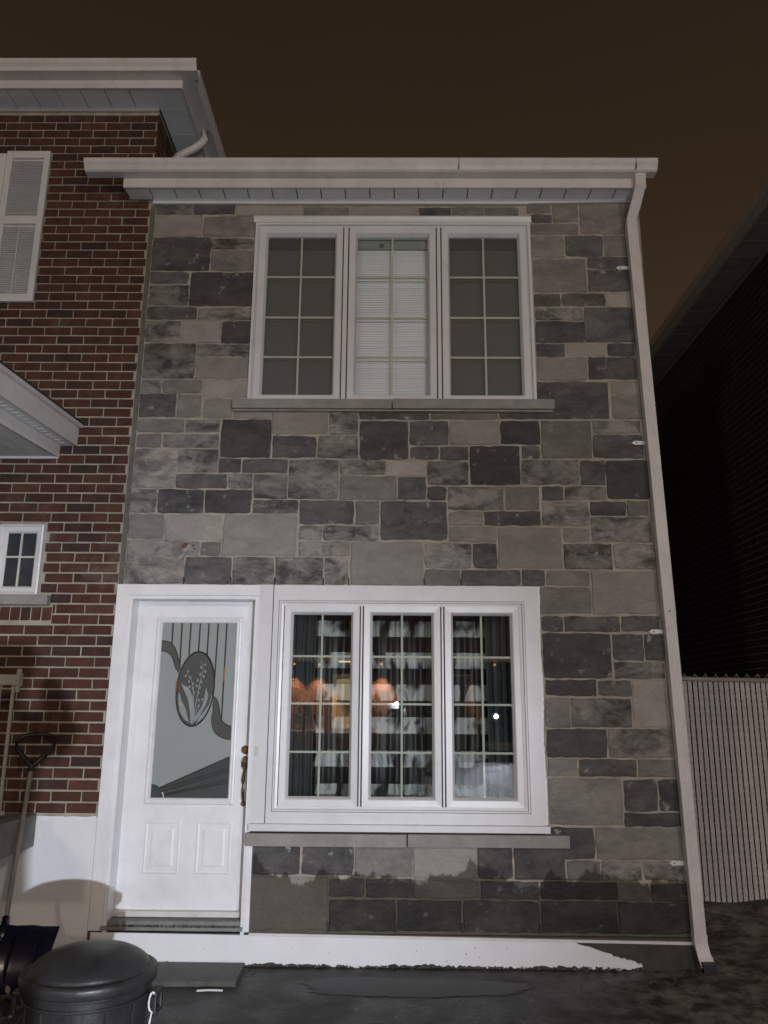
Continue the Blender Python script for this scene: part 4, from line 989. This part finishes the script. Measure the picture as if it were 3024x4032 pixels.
MB().prism([(-2.4, 3.1), (-2.4, 3.43), (-2.38, 3.43), (-2.38, 3.1)], 'x', -5, -2.456).out('front_fascia', 'alu', CN)

# ------------------------------------------------ concrete landing and railing at the far left
L_ = empty('concrete_landing', (-2.8, -.5, -.21), 'grey concrete landing with a worn nosing at the left edge', 'landing')
MB().box(-4.5, -1.0, .52, -2.43, -.03, .735, .012).out('slab', 'landing', L_)
MB().box(-4.5, -.96, -.35, -2.95, -.03, .519).out('base', 'landing', L_)
RL = empty('porch_railing', (-2.8, -.45, .735), 'beige metal porch railing with thin upright balusters by the brick wall', 'railing')
MB().box(-4.4, -.475, 1.585, -2.470, -.425, 1.655, .005).out('handrail', 'railing', RL)
b = MB(); b.box(-2.4695, -.480, 1.580, -2.455, -.420, 1.66, .003); b.out('end_plate', 'railing', RL)
b = MB(); b.tube([(-2.472, -.45, 1.656), (-2.472, -.45, 1.690)], [.019, .017], 12); b.out('knob', 'railing', RL)
b = MB(); b.tube([(-2.474, -.45, 1.540), (-2.474, -.45, 1.584)], [.014, .018], 12); b.out('knob', 'railing', RL)
bl = MB().box(-.0085, -.4585, .78, .0085, -.4415, 1.584).out('baluster', 'railing', RL); bl.location.x = -2.500
for k in range(1, 16): inst(bl, (-2.500-.089*k, 0, 0), RL)
MB().box(-4.4, -.465, .775, -2.470, -.435, .800, .003).out('bottom_rail', 'railing', RL)
MB().box(-4.05, -.47, .735, -4.01, -.43, 1.584).out('post', 'railing', RL)

# ================================================================== NEIGHBOUR'S HOUSE (right)
NB = empty('neighbour_house', (3.9, 5, -.21), 'dark brick side wall and eaves of the unlit house beyond the fence', 'house')
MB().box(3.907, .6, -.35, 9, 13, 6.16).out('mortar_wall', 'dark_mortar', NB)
rects = []; z = -.15; k = 0
while z < 6.13:
    a = .62+(PW/2 if k % 2 else 0)
    while a < 11.5: rects.append((a+.0055, a+PW-.0055, z, PH-.0115)); a += PW
    z += PH; k += 1
def nbv(p): return seen(p.x, p.y, p.z, 0) and p.z > 1.48+.30*(p.y+5.8)/7.6 and p.x/(p.y+5.8) > .36
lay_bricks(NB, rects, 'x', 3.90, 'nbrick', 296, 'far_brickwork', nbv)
MB().box(3.57, .3, 6.19, 3.60, 13, 6.335).out('fascia', simple('dull_beige_fascia', (.34, .29, .23), .6), NB)
MB().box(3.515, .3, 6.235, 3.569, 13, 6.34, .008).out('gutter', simple('dull_beige_gutter', (.38, .32, .25), .5), NB)
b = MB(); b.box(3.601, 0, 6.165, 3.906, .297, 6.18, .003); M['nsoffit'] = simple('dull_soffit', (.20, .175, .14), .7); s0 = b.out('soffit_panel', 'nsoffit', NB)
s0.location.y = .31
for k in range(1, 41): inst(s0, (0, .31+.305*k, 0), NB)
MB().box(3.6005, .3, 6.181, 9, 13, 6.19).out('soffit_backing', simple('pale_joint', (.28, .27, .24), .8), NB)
MB().prism([(3.52, 6.341), (9, 6.341), (9, 8.6)], 'y', .3, 13).out('roof', 'shingle', NB)

# ================================================================== FENCE
F = empty('chain_link_fence', (3.0, 1.8, -.19), 'chain link fence filled with pale vertical privacy slats beside the downspout', 'fence')
fx0, fx1 = 2.06, 3.88
sl0 = MB().box(-.0182, 1.797, -.195, .0182, 1.801, 1.715).out('slat', 'fence_slat', F); sl0.location.x = fx0
n = int((fx1-fx0)/.0486)
for k in range(1, n): 
    o = inst(sl0, (fx0+.0486*k, 0, random.uniform(-.006, .006)), F); o.rotation_euler.y = random.uniform(-.0006, .0006)
b = MB(); b.tube([(fx0-.02, 1.785, 1.742), (fx1+.01, 1.785, 1.718)], .021, 12); b.out('top_rail', 'railing', F, smooth=True)
b = MB(); b.tube([(fx0-.03, 1.84, -.21), (fx0-.03, 1.84, 1.78)], .03, 12); b.out('post', 'railing', F, smooth=True)
bm = bmesh.new()
P2 = .0486
def wire(pts, r=.0022):
    t = MB(); t.tube(pts, r, 3); me = bpy.data.meshes.new('t'); t.bm.to_mesh(me); t.bm.free(); bm.from_mesh(me); bpy.data.meshes.remove(me)
for k in range(-1, n):
    gx_ = fx0+P2*(k+.5); z = -.16; pts = []; s = (k % 2)
    while z < 1.76:
        # wire runs in front of the slat, from gap to gap
        pts.append((gx_+(P2 if s else 0), 1.7935 if len(pts) % 2 else 1.7925, z)); z += .0695; s = 1-s
    wire(pts)
    wire([(gx_-.002, 1.7925, 1.735), (gx_+.012, 1.788, 1.762), (gx_+.030, 1.786, 1.774), (gx_+.026, 1.790, 1.785)] if k % 2 else [(gx_+.002, 1.7925, 1.735), (gx_-.010, 1.788, 1.760), (gx_-.022, 1.786, 1.772), (gx_-.032, 1.786, 1.765)], .0030)
tag(link('wire_mesh', bm, 'fence_wire', F), kind='stuff')

# ================================================================== LOOSE THINGS
# rubbish bin
TX, TY, G0 = -1.197, -2.30, gz(-1.2, -2.3)
T = empty('trash_can', (TX, TY, G0), 'round charcoal plastic trash can with domed lid by the white foundation', 'trash can')
zr = .440
b = MB(); b.lathe([(.190, G0), (.198, G0+.01), (.236, zr-.05), (.239, zr-.045), (.250, zr-.043), (.252, zr-.012), (.244, zr-.010), (.232, zr-.02), (.19, G0+.03)], TX, TY, 64); bod = b.out('body', 'bin', T, smooth=False)
for k in range(12):
    a = k*math.pi/6+.1; r_ = lambda z: .198+(.236-.198)*(z-G0-.01)/(zr-.05-G0-.01)+.001
    b = MB(); b.tube([(TX+r_(z)*math.cos(a), TY+r_(z)*math.sin(a), z) for z in (G0+.05, G0+.3, zr-.07)], .004, 6); b.out('rib', 'bin', bod)
b = MB(); b.tube([(TX+.243*math.cos(a*math.pi/32), TY+.243*math.sin(a*math.pi/32), zr-.075) for a in range(64)], .006, 6, closed=True); b.out('rim_band', 'bin', bod)
prof = [(.254, zr-.036), (.260, zr-.031), (.2625, zr-.004), (.259, zr+.006), (.244, zr+.011), (.237, zr+.008), (.231, zr+.014)]
for k in range(1, 15):
    t = k/14; prof.append((.231*math.cos(t*math.pi/2)**.85+.0005, zr+.014+.078*math.sin(t*math.pi/2)**1.35))
bm = MB(); bm.lathe(prof, TX, TY, 72)
lid = bm.out('lid', 'bin', T, smooth=True)
for sgn in (1, -1):
    ax = TX+sgn*.250; b = MB()
    b.box(min(ax, ax+sgn*.036), TY-.05, zr-.085, max(ax, ax+sgn*.036), TY+.05, zr-.066, .006)
    b.box(min(ax+sgn*.014, ax+sgn*.036), TY-.050, zr-.145, max(ax+sgn*.014, ax+sgn*.036), TY-.030, zr-.07, .006)
    b.box(min(ax+sgn*.014, ax+sgn*.036), TY+.030, zr-.145, max(ax+sgn*.014, ax+sgn*.036), TY+.050, zr-.07, .006)
    b.tube([(ax+sgn*.026, TY-.045, zr-.140), (ax+sgn*.026, TY+.045, zr-.140)], .011, 10)
    b.out('handle', 'black', T)
# white cord tied round the right handle
b = MB(); pts = [(-.925+.014*math.cos(a), -2.355, .345+.035*math.sin(a)) for a in [i*math.pi/6 for i in range(2, 10)]]
pts += [(-.928, -2.36, .285), (-.935, -2.37, .22), (-.94, -2.38, .12), (-.938, -2.38, .02), (-.945, -2.39, -.10)]
b.tube(pts, .0042, 8); tag(b.out('cord', 'cord', None, smooth=True), 'thin white cord hanging from the right handle of the trash can', 'cord')

# snow shovel leaning by the brick wall
SV = empty('snow_shovel', (-2.3, -.55, -.2), 'navy snow shovel with grey shaft and black grip leaning near the brick wall', 'shovel')
p0 = Vector((-2.372, -.47, .165)); p1 = Vector((-2.448, -.16, 1.065))
b = MB(); b.tube([p0, p1], .0150, 14); b.out('shaft', 'alum_shaft', SV, smooth=True)
dv = (p1-p0).normalized(); sx = Vector((1, .25, 0)).normalized(); 
loop = [(0, -.012), (-.022, .018), (-.062, .075), (-.068, .105), (-.052, .135), (-.03, .145), (.03, .148), (.056, .138), (.072, .110), (.064, .080), (.022, .018)]
b = MB(); lp = [p1+sx*u*1.8+dv*v*1.4 for u, v in loop]
b.tube(lp, [.020, .019, .014, .013, .013, .015, .015, .013, .013, .014, .019], 10, closed=True); b.tube([p1-dv*.05, p1+dv*.02], [.020, .024], 14); b.out('grip', 'black', SV, smooth=True)
bm = bmesh.new(); rows = []
for j in range(9):
    t = j/8; z = .150-.345*t; y = -.50-.13*math.sin(t*math.pi*.55)
    rows.append([bm.verts.new((-2.56+.545*i/10-.03*t*(i/10), y-.10*abs(i/10-.5)**2, z+.003*math.sin(i*2.1))) for i in range(11)])
for A, Bv in zip(rows, rows[1:]):
    for i in range(10): bm.faces.new((A[i], A[i+1], Bv[i+1], Bv[i]))
sc_ = link('scoop', bm, 'blue', SV, smooth=True); s = sc_.modifiers.new('t', 'SOLIDIFY'); s.thickness = .010; s = sc_.modifiers.new('b', 'BEVEL'); s.width = .003
for x in (-2.44, -2.28, -2.12):
    b = MB(); b.tube([(x, -.508, .140), (x, -.575, .06), (x, -.622, -.03), (x, -.640, -.12)], .007, 6); b.out('rib', 'blue', sc_)
b = MB(); b.tube([(-2.372, -.47, .19), (-2.360, -.50, .12), (-2.355, -.56, .06)], [.022, .028, .016], 10); b.out('socket', 'blue', SV, smooth=True)

# concrete step slab at the foot of the door, twig
tag(MB().prism([(-1.9, -.42), (-.945, -.40), (-.955, -.03), (-1.9, -.03)], 'z', -.26, -.182).out('concrete_slab', 'concrete', None), 'low worn concrete slab on the ground below the front door', 'slab')
b = MB(); b.tube([(-1.16, -.50, -.202), (-1.09, -.495, -.199), (-1.005, -.49, -.202)], .006, 7); tag(b.out('twig', 'cord', None), 'pale straight twig lying on the wet ground beside the slab', 'twig')
# dead leaves and litter at the lower left
bm = bmesh.new(); rnd = random.Random(11)
for k in range(1500):
    if k < 1150: x = rnd.uniform(-2.75, -1.40); y = rnd.uniform(-2.9, -.62)
    elif k < 1300: x = rnd.uniform(-2.0, 3.4); y = -.02-abs(rnd.gauss(0, .035))
    else: x = rnd.uniform(1.0, 3.6); y = rnd.uniform(-1.2, 1.7)
    z = gz(x, y)+rnd.uniform(.004, .05 if k < 1150 else .015); s = rnd.uniform(.010, .034) if k < 1150 else rnd.uniform(.004, .012); a = rnd.uniform(0, 6.3); tl = rnd.uniform(-.7, .7); t2 = rnd.uniform(-.7, .7)
    vs = []
    for u, v, w_ in ((-1, 0, 0), (-.3, .55, .15), (.5, .4, .1), (1, 0, 0), (.4, -.5, .12), (-.4, -.45, .15)):
        px = s*(u*math.cos(a)-v*math.sin(a)); py = s*(u*math.sin(a)+v*math.cos(a)); vs.append(bm.verts.new((x+px, y+py, z+s*w_+px*tl+py*t2)))
    bm.faces.new(vs)
M['leaf'] = brick_mat('dead_leaf', [(.030, .020, .010), (.11, .075, .035), (.055, .035, .016), (.20, .17, .11), (.04, .028, .014), (.33, .30, .24)], smear=0)
tag(link('leaf_litter', bm, 'leaf'), 'dead leaves and bits of litter on the wet ground', 'litter', kind='stuff')
# crumbled mortar and grit along the foundation line and the door sill
bm = bmesh.new()
for k in range(420):
    if k < 300: x = rnd.uniform(-1.95, 1.7); y = -.02-abs(rnd.gauss(0, .012)); z = -.203+rnd.uniform(0, .012)
    else: x = rnd.uniform(-1.88, -1.0); y = rnd.uniform(-.048, -.02); z = .0335
    s = rnd.uniform(.003, .009); bmesh.ops.create_icosphere(bm, subdivisions=1, radius=s, matrix=Matrix.Translation((x, y, z)) @ Matrix.Diagonal((1, rnd.uniform(.6, 1), rnd.uniform(.5, .9), 1)))
M['grit'] = brick_mat('mortar_grit', [(.03, .03, .027), (.10, .095, .08), (.05, .045, .04), (.30, .29, .27)], smear=0)
tag(link('gravel', bm, 'grit'), 'crumbs of mortar along the foot of the white foundation', 'gravel', kind='stuff')

# ================================================================== BEHIND THE CAMERA (seen only as reflections and shadows)
P = empty('person', (-.015, -6.0, gz(0, -6.0)), 'person in dark coat holding up a phone with both hands', 'person')
def skin(name, V, E_, mat, parent, root=0, sub=2):
    me = bpy.data.meshes.new(name); me.from_pydata([v[:3] for v in V], E_, []); o = bpy.data.objects.new(name, me); C.objects.link(o)
    o.modifiers.new('skin', 'SKIN'); s = o.modifiers.new('s', 'SUBSURF'); s.levels = sub; s.render_levels = sub
    for i, v in enumerate(V):
        sv = me.skin_vertices[0].data[i]; sv.radius = (v[3], v[4] if len(v) > 4 else v[3]); sv.use_root = (i == root)
    me.materials.append(M[mat]); WL[o.name] = Vector(); o.parent = parent; o.matrix_parent_inverse = Matrix.Translation(-WL[parent.name]); return o
g_ = gz(0, -6.0); bx, by = 0.10, -6.04
V = [(bx, by, .80, .15, .11), (bx, by, .98, .14, .11), (bx, by+.01, 1.20, .150, .11), (bx+.01, by+.01, 1.31, .07, .06), (bx+.02, by+.02, 1.38, .060, .06), (bx+.03, by+.03, 1.46, .088, .10), (bx+.03, by+.02, 1.53, .065, .075),
     (bx-.16, by, 1.27, .07), (bx-.22, by+.07, 1.22, .055), (bx-.12, by+.14, 1.34, .040), (bx-.06, by+.16, 1.43, .026),
     (bx+.15, by, 1.27, .07), (bx+.20, by+.07, 1.24, .055), (bx+.13, by+.14, 1.34, .040), (bx+.09, by+.16, 1.43, .026),
     (bx-.09, by, .66, .095), (bx-.10, by+.01, .30, .065), (bx-.10, by, g_+.08, .045), (bx-.11, by+.12, g_+.04, .04),
     (bx+.09, by, .66, .095), (bx+.10, by+.01, .30, .065), (bx+.10, by, g_+.08, .045), (bx+.11, by+.12, g_+.04, .04)]
E_ = [(0, 1), (1, 2), (2, 3), (3, 4), (4, 5), (5, 6), (2, 7), (7, 8), (8, 9), (9, 10), (2, 11), (11, 12), (12, 13), (13, 14), (0, 15), (15, 16), (16, 17), (17, 18), (0, 19), (19, 20), (20, 21), (21, 22)]
body = skin('body', V, E_, 'dark', P)
PH_ = empty('phone', (.03, -5.83, 1.45), 'dark phone held up in both hands with its torch lit', 'phone')
MB().box(-.055, -5.835, 1.425, .115, -5.826, 1.505, .003).out('case', 'black', PH_)
b = MB(); b.tube([(.080, -5.8255, 1.494), (.080, -5.822, 1.494)], .024, 20); b.out('torch_lens', emit('torch_glow', (1, .98, .96), 300), PH_)
ld = bpy.data.lights.new('torch', 'POINT'); ld.energy = TORCH_P; ld.color = (1.0, .93, .88); ld.shadow_soft_size = .012
lo = bpy.data.objects.new('torch', ld); C.objects.link(lo); lo.location = (.080, -5.79, 1.494)

# parked car whose headlights light the house
CY = -10.0; gz_c = gz(2, -10.5)
CR = empty('parked_car', (2.68, -12, gz_c), 'dark four wheel drive parked facing the house with one headlight on', 'car')
cx_ = 2.68
side = [(-10.10, .35), (-10.05, .62), (-10.15, .92), (-10.9, 1.02), (-11.6, 1.08), (-12.1, 1.62), (-12.4, 1.70), (-14.0, 1.70), (-14.3, 1.10), (-14.35, .40)]
b = MB(); b.prism([(y, z+gz_c) for y, z in side], 'x', cx_-.86, cx_+.86); o = b.out('body', simple('black_car_paint', (.012, .012, .014), .15), CR); mod = o.modifiers.new('b', 'BEVEL'); mod.width = .05; mod.segments = 3
b = MB(); b.prism([(-11.68, 1.12+gz_c), (-12.10, 1.56+gz_c), (-12.08, 1.585+gz_c), (-11.64, 1.13+gz_c)], 'x', cx_-.72, cx_+.72); b.out('windscreen', simple('dark_car_glass', (.01, .012, .014), .05), CR)
MB().box(cx_-.38, -10.085, gz_c+.55, cx_+.38, -10.06, gz_c+.80, .01).out('grille', 'groove', CR)
for sx_ in (-1, 1):
    for y in (-10.95, -13.6):
        b = MB(); b.tube([(cx_+sx_*.80, y, gz_c+.34), (cx_+sx_*.90, y, gz_c+.34)], .34, 28); wh = b.out('wheel', 'black', CR)
        b = MB(); b.tube([(cx_+sx_*.901, y, gz_c+.34), (cx_+sx_*.915, y, gz_c+.34)], .19, 20); b.out('rim', 'alu', wh)
M['lamp_cool'] = emit('headlight_glow', (.80, .90, 1.0), 260)
for sx_ in (-.65, .65):
    hx, hz = cx_+sx_, 1.27
    b = MB(); b.tube([(hx, -10.07, hz), (hx, -10.0, hz)], .085, 20); hl = b.out('headlight', 'alu', CR)
    b = MB(); b.tube([(hx, -9.998, hz), (hx, -9.992, hz)], [.024, .020], 20); b.out('lens', 'lamp_cool' if sx_ < 0 else 'dg_frost', hl)
    if sx_ > 0: continue   # only the near one is lit: the shadows on the house are single
    for nm, pw, ang in (('headlight_beam', HEAD_P, 48), ('headlight_spill', SPILL_P, 150)):
        ld = bpy.data.lights.new(nm, 'SPOT'); ld.energy = pw; ld.color = (.80, .86, 1.0); ld.spot_size = R(ang); ld.spot_blend = 1.0; ld.shadow_soft_size = .03
        lo = bpy.data.objects.new(nm, ld); C.objects.link(lo); lo.location = (hx, -9.95, hz)
        d = Vector((-2.7, 0, .30))-Vector((hx, -9.95, hz)); lo.rotation_euler = d.to_track_quat('-Z', 'Y').to_euler()

# street lamps (sodium)
def street_lamp(x, y, power, label):
    g0 = gz(x, y); t = empty('street_lamp', (x, y, g0), label, 'street lamp', 'street lamps behind the viewer')
    b = MB(); b.tube([(x, y, g0), (x, y, 7.0)], [.09, .055], 12); b.out('pole', 'groove', t)
    b = MB(); b.tube([(x, y, 6.9), (x, y+.5, 7.25), (x, y+1.5, 7.35)], .04, 8); b.out('arm', 'groove', t)
    b = MB(); b.box(x-.14, y+1.35, 7.28, x+.14, y+1.95, 7.38, .03); b.out('lamp_head', 'groove', t)
    b = MB(); b.box(x-.10, y+1.42, 7.262, x+.10, y+1.88, 7.279, .0); b.out('lens', emit('sodium_glow', (1, .62, .30), 40), t)
    ld = bpy.data.lights.new('street_light', 'POINT'); ld.energy = power; ld.color = (1.0, .84, .66); ld.shadow_soft_size = .45
    lo = bpy.data.objects.new('street_light', ld); C.objects.link(lo); lo.location = (x, y+1.65, 6.9)
street_lamp(-9, -20, STREET_P*.95, 'tall street lamp on the near side of the road to the left')
street_lamp(7, -19, STREET_P*1.35, 'tall street lamp on the road to the right')

# house across the road, seen in the window glass
OH = empty('house_across_road', (-2, -27, gz(0, -27)), 'house across the road with warm porch lights on its brick front', 'house')
g0 = gz(0, -27)
MB().box(-8, -33, g0, 5, -27, 5.6).out('wall', simple('orange_brick_front', (.085, .045, .028), .8, .3, 4), OH)
MB().prism([(-33.5, 5.6), (-26.4, 5.6), (-30, 8.0)], 'x', -8.5, 5.5).out('roof', 'shingle', OH)
MB().box(-8.2, -27.0+.001, 3.15, 5.2, -25.9, 3.30).out('porch_roof', simple('cream_porch_soffit', (.55, .48, .38), .7), OH)
dd = MB().box(-2.35, -26.998, g0+.1, -1.45, -26.93, 2.65, .01).out('door', simple('cream_door', (.62, .58, .46), .5), OH)
MB().box(-2.2, -26.929, 1.6, -1.6, -26.92, 2.45).out('door_light', emit('lit_door_glass', (1, .85, .5), .9), dd)
for x in (-6.2, 2.6):
    wn = MB().box(x-.7, -26.998, 1.5, x+.7, -26.94, 2.7).out('window', 'pvc', OH); MB().box(x-.62, -26.939, 1.58, x+.62, -26.93, 2.62).out('pane', 'dg_dark', wn)
for x, pw in ((-3.95, 170), (-2.95, 170), (-.40, 320), (4.2, 60)):
    ll = MB().box(x-.05, -26.99, 3.02, x+.05, -26.9, 3.10, .01).out('wall_lamp', emit('warm_lamp_glow', (1, .55, .22), 3), OH)
    ld = bpy.data.lights.new('porch_light', 'SPOT'); ld.energy = pw*14; ld.color = (1, .52, .24); ld.shadow_soft_size = .05; ld.spot_size = R(72); ld.spot_blend = .5
    lo = bpy.data.objects.new('porch_light', ld); C.objects.link(lo); lo.location = (x, -26.62, 3.05)
MB().box(-2.1, -26.4, 3.10, -1.2, -26.1, 3.148).out('ceiling_lamp', emit('yellow_ceiling_glow', (1, .78, .42), 5), OH)
# shrubs in front of that house
for i, (sx_, sy_, sh_) in enumerate(((-4.6, -25.0, 1.9), (-3.3, -25.2, 1.7), (-.9, -25.1, 1.8), (1.4, -25.3, 1.5))):
    g1_ = gz(sx_, sy_); t = empty('shrub', (sx_, sy_, g1_), ['leafy shrub at the left end of the bed across the road', 'shrub left of the cream door across the road', 'shrub right of the cream door across the road', 'low shrub at the right end of the bed across the road'][i], 'shrub', 'shrubs across the road')
    b = MB(); b.tube([(sx_, sy_, g1_), (sx_+.03, sy_, g1_+.7)], [.05, .02], 6); b.out('trunk', 'groove', t)
    bm = bmesh.new()
    for k in range(420):
        a = rnd.uniform(0, 6.28); u = rnd.uniform(0, 1); r_ = .55*math.sqrt(rnd.uniform(.1, 1))*(1-.5*u)*(1+.25*math.sin(3*a+i)); z = g1_+.25+u*(sh_-.5-g1_); x = sx_+r_*math.cos(a); y = sy_+r_*math.sin(a); s = rnd.uniform(.04, .09); q_ = [rnd.uniform(-s, s) for _ in range(9)]
        bm.faces.new([bm.verts.new((x+q_[0], y+q_[1], z+q_[2])), bm.verts.new((x+q_[3], y+q_[4], z+q_[5])), bm.verts.new((x+q_[6], y+q_[7], z+q_[8]))])
    tag(link('foliage', bm, simple('dark_foliage', (.04, .05, .025), .8), t), kind='stuff')
# string of small bulbs along the car side of the yard
SL = empty('string_lights', (4.2, -18, 1.4), 'string of small warm bulbs strung over the yard across the road', 'string lights')
b = MB(); cp = [(2.9+.25*k, -18, 1.62-.055*k+.01*math.sin(k)) for k in range(9)]; b.tube(cp, .008, 5); b.out('cable', 'groove', SL)
for x, y, z in cp:
    b = MB(); b.tube([(x, y, z-.03), (x, y, z-.075)], [.022, .014], 8); b.out('bulb', emit('amber_bulb', (1, .55, .25), 30), SL)
